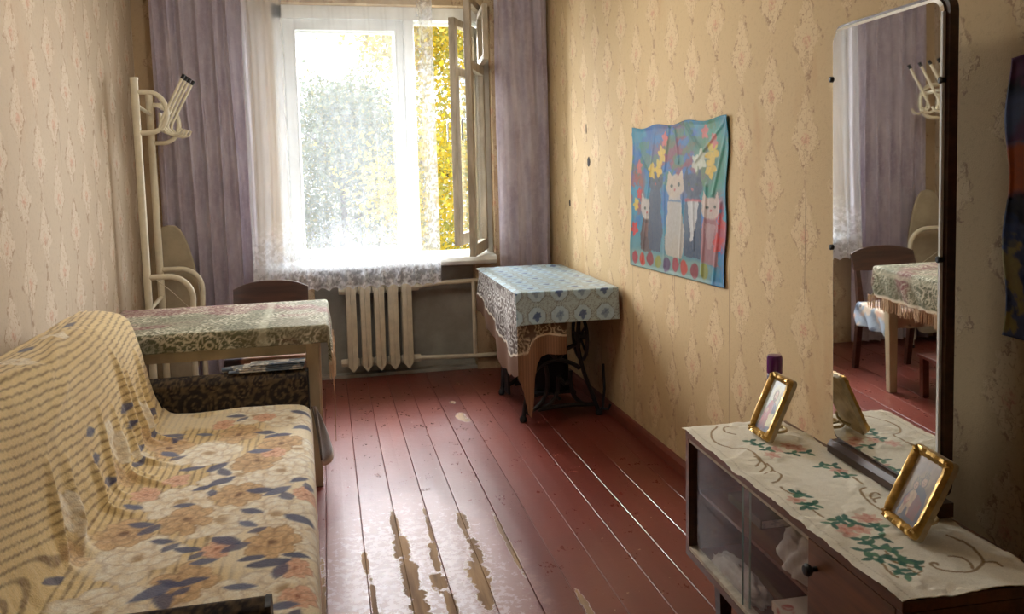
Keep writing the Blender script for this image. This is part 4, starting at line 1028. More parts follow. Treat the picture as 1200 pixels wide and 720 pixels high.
kb.build('knob', M_RUBBER, dr, True)
for yy in (-0.10, -0.96):
    for xx in (0.085, 0.30):
        b = MB(TC); b.hexa([(xx-0.017, yy-0.017, 0.0), (xx+0.017, yy-0.017, 0.0), (xx+0.017, yy+0.017, 0.0), (xx-0.017, yy+0.017, 0.0)], [(xx-0.024, yy-0.024, 0.186), (xx+0.024, yy-0.024, 0.186), (xx+0.024, yy+0.024, 0.186), (xx-0.024, yy+0.024, 0.186)])
        b.build('leg', M_CABDARK, cab)
CB(((0.072, -1.0, 0.135), (0.092, -0.06, 0.186)), ((0.295, -1.0, 0.135), (0.315, -0.06, 0.186))).build('leg_rail', M_CABDARK, cab)
# things kept behind the glass
def crumple(name, cx, cyy, cz, rx, ry_, rz, seed, m, n=40):
    th, ph = np.meshgrid(np.linspace(0, 2*np.pi, n), np.linspace(0.02, np.pi/2, n//2), indexing='ij')
    r_ = 0.72+0.50*fbm(np.cos(th)*np.sin(ph)*2+3, np.sin(th)*np.sin(ph)*2+np.cos(ph)*2+3, 1.7, seed)+0.16*np.abs(fbm(np.cos(th)*3+5, np.sin(th)*3+ph*2, 3, seed+3)-0.5)*2
    sq = 1.0/np.maximum(np.abs(np.cos(th)), np.abs(np.sin(th)))**0.5
    x_ = cx+rx*r_*np.cos(th)*np.sin(ph)**0.6*sq; y_ = cyy+ry_*r_*np.sin(th)*np.sin(ph)**0.6*sq; z_ = cz+rz*r_*np.cos(ph)
    V = np.stack([x_, y_, z_], -1).reshape(-1, 3); V = np.array([tuple(TC @ Vector(p)) for p in V])
    return put(name, V, grid_faces(n, n//2), m, None, True)
M_LINEN = simple('white linen', lin(176, 172, 164), 0.85, var=0.10, scale=30, bs=0.4)
meta(crumple('folded_cloth', 0.110, -0.575, 0.4035, 0.068, 0.085, 0.105, 4, M_LINEN), 'crumpled white cloth bundle on the shelf behind the sideboard glass', 'cloth')
lc = crumple('lace_cloth', 0.068, -0.250, 0.2085, 0.035, 0.150, 0.050, 9, M_LINEN)
meta(lc, 'bunched white lace cloth along the bottom of the sideboard behind the far glass door', 'cloth')
bx = thing('gift_box', tuple(TC @ Vector((0.15, -0.60, 0.2075))), 'flat box with red flower print at the bottom of the sideboard behind glass', 'box')
M = Mat('flower print card'); M.obj(); v_ = M.n('ShaderNodeTexVoronoi'); v_.inputs['Scale'].default_value = 22; M.l(M.P, v_.inputs['Vector'])
n1 = M.noise(30, 3); fl = (1.0-E(M.nt, v_.outputs['Distance']).step(0.25, 0.42))*n1.step(0.4, 0.55)
M_BOXP = M.princ(M.mix(fl*0.85, lin(206, 190, 172), lin(178, 52, 50)), 0.5)
CB(((0.040, -0.705, 0.2075), (0.245, -0.50, 0.262))).build('box_base', M_BOXP, bx, bev=0.002)
CB(((0.036, -0.709, 0.262), (0.249, -0.496, 0.290))).build('box_lid', M_BOXP, bx, bev=0.002)
bk = thing('book', tuple(TC @ Vector((0.17, -0.24, 0.402))), 'dark closed book lying on the shelf behind the far glass door', 'book')
CB(((0.09, -0.33, 0.403), (0.25, -0.12, 0.430))).build('cover', simple('dark green book cloth', lin(56, 66, 52), 0.7), bk, bev=0.002)
CB(((0.094, -0.3315, 0.406), (0.246, -0.33, 0.427))).build('pages', M_NEWS, bk)

SCROLL = [[(0.1, -0.018), (0.056, -0.073), (0.035, -0.149), (0.058, -0.207), (0.093, -0.228), (0.097, -0.29), (0.089, -0.357)], [(0.147, -0.031), (0.114, -0.039), (0.102, -0.085), (0.125, -0.11)], [(0.09, -0.295), (0.085, -0.333), (0.055, -0.364)], [(0.093, -0.324), (0.086, -0.367), (0.046, -0.405)], [(0.098, -0.348), (0.09, -0.395), (0.05, -0.427)], [(0.09, -0.395), (0.089, -0.443), (0.062, -0.477), (0.036, -0.485)], [(0.05, -0.514), (0.049, -0.551), (0.062, -0.564)], [(0.054, -0.65), (0.055, -0.703)], [(0.268, -0.498), (0.26, -0.549)], [(0.257, -0.568), (0.23, -0.586), (0.214, -0.643), (0.213, -0.697)], [(0.23, -0.631), (0.239, -0.613), (0.26, -0.606), (0.262, -0.622)], [(0.226, -0.652), (0.236, -0.633), (0.255, -0.629)], [(0.058, -0.912), (0.043, -0.959), (0.045, -0.99)], [(0.091, -0.885), (0.08, -0.926), (0.087, -0.94)], [(0.27, -0.848), (0.281, -0.894), (0.273, -0.937), (0.26, -0.968), (0.225, -0.993), (0.193, -1.0), (0.153, -0.984), (0.145, -0.966), (0.146, -0.954), (0.161, -0.952), (0.157, -0.965)], [(0.206, -0.934), (0.226, -0.943), (0.228, -0.969), (0.213, -0.994)], [(0.257, -0.972), (0.28, -0.981), (0.281, -0.998)], [(0.08, -0.9), (0.082, -0.926), (0.097, -0.955), (0.127, -0.962)], [(0.091, -0.962), (0.092, -0.978), (0.091, -0.998)], [(0.08, -0.983), (0.099, -0.984), (0.112, -0.975)]]
LEAVES = [(0.138, -0.175), (0.147, -0.211), (0.151, -0.255), (0.21, -0.294), (0.253, -0.298), (0.067, -0.561), (0.052, -0.633), (0.233, -0.404), (0.266, -0.408), (0.241, -0.475), (0.262, -0.48), (0.076, -0.573), (0.049, -0.641), (0.076, -0.629), (0.054, -0.742), (0.081, -0.723), (0.102, -0.72), (0.106, -0.744), (0.141, -0.773), (0.153, -0.776), (0.081, -0.846), (0.077, -0.825), (0.123, -0.826), (0.099, -0.873), (0.112, -0.881), (0.044, -0.905), (0.049, -0.873), (0.064, -0.905), (0.093, -0.926), (0.068, -0.961), (0.107, -0.928), (0.068, -0.985), (0.116, -0.947)]
PINK = [(0.171, -0.26), (0.222, -0.241), (0.14, -0.301), (0.045, -0.599), (0.26, -0.444), (0.244, -0.266), (0.068, -0.766), (0.089, -0.763), (0.106, -0.775), (0.063, -0.789), (0.143, -0.727), (0.16, -0.731)]
us = np.arange(-0.012, 0.333, 0.0026); vs = np.arange(-1.072, 0.006, 0.0026)
Ug, Vg = np.meshgrid(us, vs, indexing='ij')
c = np.ones(Ug.shape+(3,))*np.array(lin(248, 244, 228)); c = blend(c, 0.3*ss(fbm(Ug, Vg, 6, 3), 0.4, 0.7), lin(236, 230, 208))
wx = 0.003*(fbm(Ug, Vg, 60, 5)-0.5); wy = 0.003*(fbm(Ug, Vg, 60, 7)-0.5); Uw2, Vw2 = Ug+wx, Vg+wy
for ln in SCROLL:
    P_ = np.array(ln); q = resample(P_, 0.008)[0] if len(P_) > 2 else P_
    c = blend(c, 0.9*stroke(Uw2, Vw2, [tuple(a) for a in q], 0.0033), lin(150, 122, 78))
for i, (a_, b_) in enumerate(PINK):
    for k in range(6):
        an = k*1.05+i; c = blend(c, 0.75*leaf(Uw2, Vw2, a_+0.011*math.cos(an), b_+0.015*math.sin(an), 0.016, 0.008, an), lin(214, 156, 140) if k % 2 else lin(226, 184, 168))
    c = blend(c, 0.6*ell(Uw2, Vw2, a_, b_, 0.006, 0.006), lin(196, 120, 104))
for i, (a_, b_) in enumerate(LEAVES):
    r_ = random.Random(i); an = r_.uniform(0, 3.1)
    for k in range(3):
        c = blend(c, 0.95*leaf(Uw2, Vw2, a_+0.012*math.cos(an+k*2.1), b_+0.014*math.sin(an+k*2.1), 0.0165, 0.0075, an+k*2.1), lin(52, 112, 98) if (i+k) % 3 else lin(86, 136, 108))
c = blend(c, 0.35*(1-ss(np.abs(Ug-0.010), 0.0012, 0.003))*(np.sin(Vg*900) > -0.3), lin(150, 140, 112))
over = np.maximum(0.0-Ug, 0)
Zr = 0.6022+0.0045*ss(fbm(Ug, Vg, 14, 9), 0.42, 0.8)+0.002*np.abs(fbm(Ug, Vg, 30, 19)-0.5)*2+0.003*np.abs(np.sin(Vg*17))*ss(0.03-Ug, 0, 0.03)
wob_ = 0.022*(fbm(Vg, Vg*0+0.3, 9, 6)-0.5)+0.008*(fbm(Vg, Vg*0+0.7, 30, 8)-0.5)
Xr = Ug+wob_*ss(0.06-Ug, 0, 0.06)+0.004*np.sin(Vg*31)*ss(Ug, 0.28, 0.33)
Yr = Vg+0.004*np.sin(Ug*40)*ss(-1.0-Vg, 0, 0.06)
V = np.stack([Xr, Yr, Zr], -1).reshape(-1, 3); R3 = np.array(TC)
V = V @ R3[:3, :3].T+R3[:3, 3]
o = put('table_runner', V, grid_faces(*Ug.shape), painted('cotton runner', 0.85, 420, 0.4, 0.3), None, True, c.reshape(-1, 3))
sm = o.modifiers.new('solid', 'SOLIDIFY'); sm.thickness = 0.0012; sm.offset = 1
meta(o, 'cream cotton runner embroidered with green leaves and pink flowers on the sideboard', 'table runner')

# mirror: local x towards the window, y out of the glass into the room, z up
th_, ti_ = math.radians(4.3), math.radians(-0.9)
n_ = Vector((-math.cos(th_)*math.cos(ti_), math.sin(th_)*math.cos(ti_), math.sin(ti_)))
ex_ = Vector((math.sin(th_), math.cos(th_), 0)); ez_ = ex_.cross(n_).normalized()
if ez_.z < 0: ez_ = -ez_
TM = Matrix(((ex_.x, n_.x, ez_.x, 1.41), (ex_.y, n_.y, ez_.y, 2.1), (ex_.z, n_.z, ez_.z, 0.6), (0, 0, 0, 1)))
mir = thing('standing_mirror', tuple(TM @ Vector((-0.29, -0.01, 0.003))), 'tall frameless mirror on a dark wooden stand at the back of the sideboard', 'mirror')
def rrect(x0, x1, z0, z1, r, n=6):
    P = []
    for (cx, cz, a0) in ((x1-r, z1-r, 0), (x0+r, z1-r, 90), (x0+r, z0+r, 180), (x1-r, z0+r, 270)):
        for i in range(n+1):
            a = math.radians(a0+90*i/n); P.append((cx+r*math.cos(a), cz+r*math.sin(a)))
    return P
mx0, mx1, mz0, mz1 = -0.518, -0.055, 0.046, 1.205
M_MIR = Mat('mirror silver'); M_MIR.obj(); sm_ = M_MIR.noise(3.5, 4, 0.6)
M_MIR = M_MIR.princ((0.86, 0.87, 0.86), sm_.step(0.45, 0.85)*0.05+0.012, 1.0)
MB(TM).prism(rrect(mx0-0.012, mx1+0.004, mz0-0.004, mz1+0.008, 0.042), -0.030, -0.008, 'y').build('backing_board', M_CABDARK, mir)
b = MB(TM); o1 = rrect(mx0, mx1, mz0, mz1, 0.038); o2 = rrect(mx0+0.008, mx1-0.008, mz0+0.008, mz1-0.008, 0.032); nn = len(o1)
vs_ = [(p[0], -0.0075, p[1]) for p in o1]+[(p[0], -0.003, p[1]) for p in o1]+[(p[0], 0.0, p[1]) for p in o2]
fs_ = [tuple(range(nn))]+[tuple(range(3*nn-1, 2*nn-1, -1))]
for i in range(nn):
    j = (i+1) % nn; fs_ += [(i, j, nn+j, nn+i), (nn+i, nn+j, 2*nn+j, 2*nn+i)]
b.add(vs_, fs_); gl_ = b.build('mirror_glass', M_MIR, mir)
MB(TM).prism([(mx0-0.001, mz0+0.03), (mx0-0.001, mz1-0.035), (mx0+0.006, mz1-0.035), (mx0+0.006, mz0+0.03)], -0.006, 0.0012, 'y').build('edge_glint_strip', simple('white edge glint', lin(236, 240, 240), 0.2, var=0.02), gl_)  # white strip: the window's gleam on the mirror edge put into the colour
for (xx, zz) in ((mx1-0.001, 1.07), (mx1-0.001, 0.60), (mx0+0.004, 1.02), (mx0+0.004, 0.615), (mx0+0.004, 0.13)):
    MB(TM).lathe([(0.008, -0.010), (0.008, 0.004), (0.005, 0.006)], (xx, 0, zz), 12, 'y').build('clip', M_RUBBER, mir)
MB(TM).prism([(-0.028, 0.0095), (0.022, 0.0095), (0.022, 0.030), (0.012, 0.044), (-0.028, 0.044)], mx0-0.02, mx1-0.015, 'x').build('stand_base', M_CABDARK, mir)

# ------------------------------------------------------------------ pictures in gilt frames, spray can
M_GOLD = simple('gilt plaster', lin(188, 152, 84), 0.32, 0.75, var=0.25, scale=60, bs=0.25)
M_FRBACK = simple('aged frame side', lin(176, 160, 126), 0.5, 0.2, var=0.2, scale=30)
M_PRINT = painted('glossy print', 0.25, 200, 0.02, 0.5)
def icon_frame(base, yaw, lean, W, H, paint, label):
    """local x along the width, y out of the picture (front), z up; leaned back"""
    T = Matrix.Translation(base) @ Matrix.Rotation(yaw, 4, 'Z') @ Matrix.Rotation(lean, 4, 'X')
    root = thing('picture_frame', base, label, 'picture frame', 'gilt picture frames on the sideboard')
    # ring lofted through five rounded rectangles
    rings = [(0.0, -0.020, 0.016), (0.0, -0.004, 0.016), (0.004, 0.004, 0.014), (0.012, 0.0045, 0.010), (0.020, -0.002, 0.007), (0.0225, -0.008, 0.005)]
    b = MB(T); vs_ = []; n = 0; seg = 10
    for k, (ins, yy, rr) in enumerate(rings):
        P = rrect(-W/2+ins, W/2-ins, ins, H-ins, rr, 5)
        # refine the straight runs so that the ornament can wave
        Q = []
        for i in range(len(P)):
            a_, c_ = P[i], P[(i+1) % len(P)]
            m = seg if math.hypot(c_[0]-a_[0], c_[1]-a_[1]) > 0.03 else 1
            Q += [(a_[0]+(c_[0]-a_[0])*j/m, a_[1]+(c_[1]-a_[1])*j/m) for j in range(m)]
        n = len(Q)
        for i, p in enumerate(Q):
            tb = abs((p[1]-H/2)/(H/2)); am = 0.0042 if tb > 0.72 else 0.0006
            w_ = am*math.sin(i*2.4+k*1.7) if k in (2, 3, 4) else 0
            vs_.append((p[0], yy+w_, p[1]))
    fs_ = [tuple(range(n))]
    for k in range(len(rings)-1):
        for i in range(n):
            j = (i+1) % n; fs_.append((k*n+i, k*n+j, (k+1)*n+j, (k+1)*n+i))
    b.add(vs_, fs_); fo = b.build('frame', M_GOLD, root, True)
    MB(T).prism(rrect(-W/2-0.0006, W/2+0.0006, -0.0006, H+0.0006, 0.016, 5), -0.0205, -0.0075, 'y').build('frame_side', M_FRBACK, fo)
    pw, ph = W/2-0.021, H-0.021
    uu = np.linspace(-pw, pw, 70); zz = np.linspace(0.021, ph, 110); A_, B_ = np.meshgrid(uu, zz, indexing='ij')
    col_ = paint(1-(A_+pw)/(2*pw), (B_-0.021)/(ph-0.021))
    V = np.stack([A_, np.full(A_.shape, -0.0065), B_], -1).reshape(-1, 3); R_ = np.array(T); V = V @ R_[:3, :3].T+R_[:3, 3]
    put('picture', V, grid_faces(*A_.shape), M_PRINT, root, True, col_.reshape(-1, 3))
    # curled foot behind the frame
    T2 = Matrix.Translation(base) @ Matrix.Rotation(yaw, 4, 'Z')
    f_ = MB(T2)
    f_.tube(arc((0.030, -0.075, 0.006), 0.034, 0, 2*math.pi, 18, (1, 0, 0), (0, 1, 0))[:-1], 0.0045, 8, True)
    f_.tube([(0.0, -0.03, 0.008), (0.015, -0.045, 0.014), (0.02, -0.06, 0.030), (0.01, -0.07, 0.05)], 0.004, 8)
    f_.tube(arc((0.03, -0.075, 0.016), 0.020, 0, 5.2, 14, (1, 0, 0), (0, 1, 0)), 0.0035, 8)
    f_.build('stand', simple('gilt plastic', lin(190, 170, 120), 0.35, 0.3), root, True)
    return root
def paint_saint(u, v):
    c = np.ones(u.shape+(3,))*np.array(lin(196, 206, 200)); c = blend(c, 0.6*ss(v, 0.6, 0.1), lin(150, 164, 176))
    c = blend(c, 0.7*ell(u, v, 0.55, 0.76, 0.26, 0.17, 0, 0.3), lin(226, 222, 186))
    c = blend(c, 0.95*poly_mask(u, v, [(0.16, 0.0), (0.20, 0.36), (0.36, 0.60), (0.55, 0.64), (0.76, 0.56), (0.92, 0.30), (0.95, 0.0)]), lin(178, 96, 100))
    c = blend(c, 0.9*poly_mask(u, v, [(0.56, 0.62), (0.80, 0.54), (0.95, 0.30), (0.97, 0.0), (0.62, 0.0), (0.70, 0.30)]), lin(110, 126, 150))
    c = blend(c, 0.8*ss(0.20-v, 0.0, 0.2), lin(84, 92, 122))
    c = blend(c, 0.95*poly_mask(u, v, [(0.58, 0.10), (0.90, 0.14), (0.86, 0.40), (0.56, 0.36)]), lin(232, 226, 186))
    c = blend(c, ell(u, v, 0.55, 0.72, 0.14, 0.125, 0, 0.15), lin(104, 74, 56)); c = blend(c, ell(u, v, 0.55, 0.72, 0.088, 0.092, 0, 0.12), lin(208, 168, 138))
    c = blend(c, 0.85*ell(u, v, 0.55, 0.645, 0.065, 0.04, 0, 0.2), lin(112, 82, 62))
    for ex in (0.515, 0.585): c = blend(c, 0.9*ell(u, v, ex, 0.735, 0.016, 0.009), lin(60, 44, 40))
    c = blend(c, 0.6*stroke(u, v, [(0.55, 0.73), (0.553, 0.695)], 0.008), lin(150, 110, 90)); c = blend(c, 0.8*stroke(u, v, [(0.52, 0.668), (0.58, 0.668)], 0.008), lin(150, 80, 74))
    c = blend(c, ell(u, v, 0.36, 0.40, 0.07, 0.05, 0.6), lin(206, 166, 136))
    return blend(c, 0.25*ss(fbm(u, v, 9, 4), 0.4, 0.7), lin(160, 150, 150))
def paint_mother(u, v):
    c = np.ones(u.shape+(3,))*np.array(lin(150, 128, 100)); c = blend(c, 0.5*ss(fbm(u, v, 5, 4), 0.4, 0.6), lin(118, 100, 84))
    for (x_, y_, r_) in ((0.58, 0.70, 0.20), (0.36, 0.60, 0.17)): c = blend(c, 0.55*ell(u, v, x_, y_, r_, r_*0.66, 0, 0.3), lin(184, 160, 112))
    c = blend(c, 0.95*poly_mask(u, v, [(0.10, 0.0), (0.20, 0.34), (0.40, 0.56), (0.60, 0.62), (0.84, 0.52), (0.95, 0.28), (0.98, 0.0)]), lin(74, 72, 84))
    c = blend(c, 0.9*poly_mask(u, v, [(0.50, 0.08), (0.46, 0.40), (0.62, 0.46), (0.84, 0.36), (0.82, 0.08)]), lin(128, 70, 62))
    c = blend(c, 0.95*poly_mask(u, v, [(0.20, 0.06), (0.28, 0.40), (0.40, 0.52), (0.56, 0.42), (0.50, 0.22), (0.38, 0.20), (0.34, 0.06)]), lin(196, 166, 128))
    c = blend(c, 0.8*poly_mask(u, v, [(0.20, 0.28), (0.30, 0.42), (0.40, 0.30), (0.30, 0.18)]), lin(160, 92, 78))
    for (x_, y_, r_) in ((0.60, 0.665, 0.095), (0.385, 0.565, 0.085)):
        c = blend(c, ell(u, v, x_, y_, r_*1.25, r_*0.95, 0, 0.15), lin(92, 72, 58)); c = blend(c, ell(u, v, x_, y_-0.005, r_*0.85, r_*0.72, 0, 0.12), lin(200, 164, 128))
        for ex in (-0.03, 0.03): c = blend(c, 0.9*ell(u, v, x_+ex, y_+0.005, 0.014, 0.008), lin(58, 44, 38))
        c = blend(c, 0.7*stroke(u, v, [(x_-0.02, y_-0.035), (x_+0.02, y_-0.035)], 0.006), lin(140, 80, 70)); c = blend(c, 0.6*stroke(u, v, [(x_, y_), (x_, y_-0.02)], 0.006), lin(150, 112, 86))
        cr = poly_mask(u, v, [(x_-r_, y_+r_*0.62), (x_-r_*1.1, y_+r_*1.45), (x_, y_+r_*1.75), (x_+r_*1.1, y_+r_*1.45), (x_+r_, y_+r_*0.62)])
        c = blend(c, 0.95*cr, lin(112, 100, 78)); c = blend(c, 0.8*cr*(np.sin(u*90)*np.sin(v*70) > 0.2), lin(170, 148, 100))
    c = blend(c, 0.9*stroke(u, v, [(0.52, 0.44), (0.38, 0.36), (0.32, 0.30)], 0.03), lin(196, 160, 124)); c = blend(c, 0.9*stroke(u, v, [(0.34, 0.20), (0.30, 0.10), (0.24, 0.05)], 0.028), lin(196, 160, 124))
    c = blend(c, 0.9*stroke(u, v, [(0.46, 0.24), (0.50, 0.12)], 0.028), lin(196, 160, 124))
    return blend(c, 0.3*ss(fbm(u, v, 14, 9), 0.4, 0.7), lin(96, 84, 74))
icon_frame((1.2475, 2.190, 0.6160), math.radians(90-3.5), math.radians(24), 0.128, 0.200, paint_saint, 'gilt frame with bearded saint in red robe, far one beside the purple-capped can')
icon_frame((1.226, 1.540, 0.6160), math.radians(90-9), math.radians(26), 0.142, 0.192, paint_mother, 'gilt frame with crowned mother and child, near one in front of the mirror')
can = thing('spray_can', (1.372, 2.300, 0.6065), 'slim dark spray can with purple cap behind the far gilt frame', 'spray can')
cx_, cyn = 1.372, 2.300
MB().lathe([(0.022, 0.6065), (0.0235, 0.610), (0.0235, 0.765), (0.021, 0.772), (0.018, 0.774)], (cx_, cyn, 0), 24).build('can_body', simple('dark violet label', lin(74, 56, 84), 0.35, 0.2, var=0.1), can, True)
M = Mat('purple cap plastic'); M.obj()
MB().lathe([(0.0238, 0.774), (0.0245, 0.778), (0.0245, 0.824), (0.022, 0.832), (0.010, 0.8335)], (cx_, cyn, 0), 24).build('cap', M.princ(lin(96, 30, 104), 0.18, 0.0, None, 0, 0, 0.6, 0.3), can, True)

# ------------------------------------------------------------------ posters
def quad_poster(name, tl, tr_p, br, bl, nu, nv, paint, label, wrk, seed):
    u, v = np.meshgrid(np.linspace(0, 1, nu), np.linspace(0, 1, nv), indexing='ij')     # v from the top
    c4 = [np.array(p) for p in (tl, tr_p, br, bl)]
    Yp = (c4[0][0]*(1-u)+c4[1][0]*u)*(1-v)+(c4[3][0]*(1-u)+c4[2][0]*u)*v
    Zp = (c4[0][1]*(1-u)+c4[1][1]*u)*(1-v)+(c4[3][1]*(1-u)+c4[2][1]*u)*v
    edge_ = np.minimum(np.minimum(u, 1-u), np.minimum(v, 1-v))
    Zp = Zp+0.007*np.sin(u*19+seed)*(1-ss(edge_, 0, 0.05))*(v < 0.5); Yp = Yp+0.008*np.sin(v*14+seed)*(1-ss(edge_, 0, 0.05))
    w_ = np.zeros(u.shape)
    for (x0, y0, x1, y1, wd, h) in wrk:
        dx, dy = x1-x0, y1-y0; t = np.clip(((u-x0)*dx+(v-y0)*dy)/(dx*dx+dy*dy), 0, 1); d = np.hypot(u-x0-t*dx, v-y0-t*dy)
        w_ += 0.45*h*np.exp(-(d/wd)**2)
    X = XR-0.0035-w_-0.003*fbm(u*2, v, 5, seed)-0.003*(1-ss(edge_, 0, 0.03))
    o = put(name, np.stack([X, Yp, Zp], -1).reshape(-1, 3), grid_faces(nu, nv), M_POST, None, True, paint(u, v).reshape(-1, 3))
    sm = o.modifiers.new('solid', 'SOLIDIFY'); sm.thickness = 0.001; sm.offset = 0
    return meta(o, label, 'poster')
M_POST = painted('glossy film poster', 0.55, 60, 0.05, 0.10)
def cat(c, u, v, cx, top, bot, w, body, face, chest=None, ear=True):
    hw = w*0.55
    c = blend(c, 0.95*poly_mask(u, v, [(cx-hw*0.75, bot), (cx-hw*0.95, bot-0.12), (cx-hw*0.7, top+0.17), (cx-hw*0.4, top+0.11), (cx+hw*0.4, top+0.11), (cx+hw*0.7, top+0.17), (cx+hw*0.95, bot-0.12), (cx+hw*0.75, bot)]), body)
    c = blend(c, 0.95*ell(u, v, cx, top+0.075, w*0.50, 0.072, 0, 0.1), face)
    for s_ in (-1, 1): c = blend(c, 0.95*poly_mask(u, v, [(cx+s_*w*0.15, top+0.03), (cx+s_*w*0.36, top-0.035), (cx+s_*w*0.50, top+0.06)]), face)
    if chest: c = blend(c, 0.95*poly_mask(u, v, [(cx-hw*0.5, top+0.17), (cx+hw*0.5, top+0.17), (cx+hw*0.15, bot-0.10), (cx-hw*0.15, bot-0.10)]), chest)
    for s_ in (-1, 1): c = blend(c, 0.9*ell(u, v, cx+s_*w*0.19, top+0.068, w*0.075, 0.011), lin(60, 80, 60))
    c = blend(c, 0.9*ell(u, v, cx, top+0.098, w*0.06, 0.009), lin(200, 130, 126))
    return c
def paint_cats(u, v):
    u, v = u+0.035*(fbm(u, v, 9, 51)-0.5)+0.012*(fbm(u, v, 30, 53)-0.5), v+0.035*(fbm(u, v, 9, 57)-0.5)+0.012*(fbm(u, v, 30, 59)-0.5)
    c = np.ones(u.shape+(3,))*np.array(lin(70, 140, 188)); c = blend(c, 0.8*ss(fbm(u, v, 4, 3), 0.42, 0.6), lin(96, 172, 186))
    c = blend(c, 0.8*ss(v, 0.60, 0.9)*(1-ss(u, 0.80, 0.9)), lin(150, 176, 176)); c = blend(c, 0.7*ell(u, v, 0.86, 0.25, 0.13, 0.25, 0, 0.4), lin(112, 176, 130))
    c = blend(c, 0.75*ell(u, v, 0.56, 0.22, 0.30, 0.22, 0, 0.5)*ss(fbm(u, v, 11, 6), 0.38, 0.55), lin(178, 92, 84)); c = blend(c, 0.6*ss(fbm(u, v, 10, 8), 0.56, 0.62)*(v < 0.4), lin(104, 150, 96))
    c = blend(c, 0.7*ell(u, v, 0.08, 0.45, 0.09, 0.18, 0, 0.4)*ss(fbm(u, v, 15, 9), 0.4, 0.5), lin(200, 96, 70))
    c = blend(c, 0.8*ell(u, v, 0.93, 0.66, 0.08, 0.20, 0, 0.4)*ss(fbm(u, v, 13, 19), 0.4, 0.5), lin(214, 70, 74))
    c = cat(c, u, v, 0.20, 0.50, 0.88, 0.15, lin(120, 92, 84), lin(222, 214, 206), lin(150, 120, 112)); c = cat(c, u, v, 0.30, 0.30, 0.86, 0.17, lin(96, 104, 122), lin(84, 96, 112))
    c = cat(c, u, v, 0.86, 0.46, 0.88, 0.17, lin(188, 146, 146), lin(228, 214, 206), lin(206, 178, 176)); c = cat(c, u, v, 0.70, 0.32, 0.86, 0.18, lin(78, 96, 120), lin(58, 76, 104), lin(236, 234, 232))
    c = cat(c, u, v, 0.52, 0.33, 0.88, 0.19, lin(222, 214, 204), lin(226, 214, 200)); c = blend(c, 0.8*stroke(u, v, [(0.45, 0.50), (0.59, 0.50)], 0.008), lin(110, 140, 170)); c = blend(c, 0.8*stroke(u, v, [(0.63, 0.49), (0.77, 0.49)], 0.010), lin(196, 84, 96))
    for (x_, y_, r_, k_) in [(0.36, 0.20, 0.040, 0), (0.33, 0.29, 0.036, 0), (0.25, 0.31, 0.034, 0), (0.78, 0.24, 0.042, 1), (0.87, 0.20, 0.046, 0), (0.86, 0.29, 0.040, 0), (0.72, 0.26, 0.036, 1), (0.40, 0.10, 0.034, 2), (0.80, 0.08, 0.030, 2), (0.88, 0.13, 0.030, 2), (0.10, 0.47, 0.03, 3), (0.06, 0.55, 0.03, 0), (0.04, 0.72, 0.04, 3), (0.93, 0.74, 0.04, 3), (0.96, 0.62, 0.03, 3), (0.10, 0.28, 0.03, 2)]:
        pal = (lin(240, 214, 104), lin(240, 240, 226), lin(222, 142, 132), lin(214, 78, 62))[k_]
        for k in range(5):
            a = k*1.257+x_*9; c = blend(c, 0.9*leaf(u, v, x_+r_*0.6*math.cos(a), y_+r_*0.9*math.sin(a), r_*0.75, r_*0.5, a), pal)
    low = ss(v, 0.86, 0.90)*(1-ss(u, 0.86, 0.90)); c = blend(c, 0.55*low, lin(188, 200, 186))
    for i in range(9):
        x_ = 0.07+0.093*i; c = blend(c, 0.95*ell(u, v, x_, 0.935+0.01*math.sin(i*2), 0.036, 0.050, 0, 0.12), [lin(180, 70, 80), lin(206, 110, 84), lin(158, 44, 60), lin(176, 176, 96), lin(104, 56, 108)][i % 5])
    lt = 0.16*ss(fbm(u*1.6, v*0.5, 6, 22), 0.5, 0.7); c = blend(c, lt, lin(206, 214, 220))
    return np.clip((c+(c-c.mean(-1, keepdims=True))*0.5).clip(0, 1)**1.45*0.50, 0, 1)
wr = [(0.45, 0.0, 0.40, 0.30, 0.012, 0.007), (0.50, 0.02, 0.55, 0.25, 0.010, 0.006), (0.62, 0.02, 0.80, 0.22, 0.012, 0.007), (1.0, 0.0, 0.72, 0.25, 0.010, 0.007), (1.0, 0.02, 0.88, 0.45, 0.012, 0.008), (0.0, 0.05, 0.22, 0.30, 0.012, 0.006), (0.28, 0.05, 0.20, 0.5, 0.010, 0.006), (0.40, 0.4, 0.42, 0.95, 0.012, 0.006), (0.60, 0.45, 0.58, 0.9, 0.010, 0.006), (0.82, 0.4, 0.80, 0.95, 0.012, 0.008), (0.95, 0.5, 0.90, 1.0, 0.012, 0.008), (0.2, 0.6, 0.15, 0.95, 0.010, 0.006), (0.7, 0.5, 0.72, 0.8, 0.009, 0.006)]
quad_poster('poster', (4.011, 1.629), (2.979, 1.628), (3.011, 0.935), (4.065, 0.914), 240, 190, paint_cats, 'wrinkled blue poster of sitting cats and flowers pinned to the right wall', wr, 2)
def paint_dark(u, v):
    c = np.ones(u.shape+(3,))*np.array(lin(92, 104, 140)); c = blend(c, 0.9*(1-ss(v, 0.10, 0.16)), lin(24, 22, 30)); c = blend(c, 0.8*ss(fbm(u, v, 6, 3), 0.45, 0.6)*(v < 0.3), lin(112, 62, 96))
    c = blend(c, 0.95*ss(v+0.05*fbm(u, v, 20, 2), 0.32, 0.36)*(1-ss(v, 0.46, 0.52)), lin(206, 104, 40)); c = blend(c, 0.9*ss(v+0.06*fbm(u, v, 20, 5), 0.49, 0.54)*(1-ss(v, 0.58, 0.60)), lin(34, 30, 34))
    c = blend(c, 0.8*ss(fbm(u, v, 14, 8), 0.52, 0.58)*(v > 0.6), lin(186, 170, 92)); return blend(c, 0.6*ss(fbm(u, v, 12, 12), 0.56, 0.62)*(v > 0.55), lin(48, 66, 112))
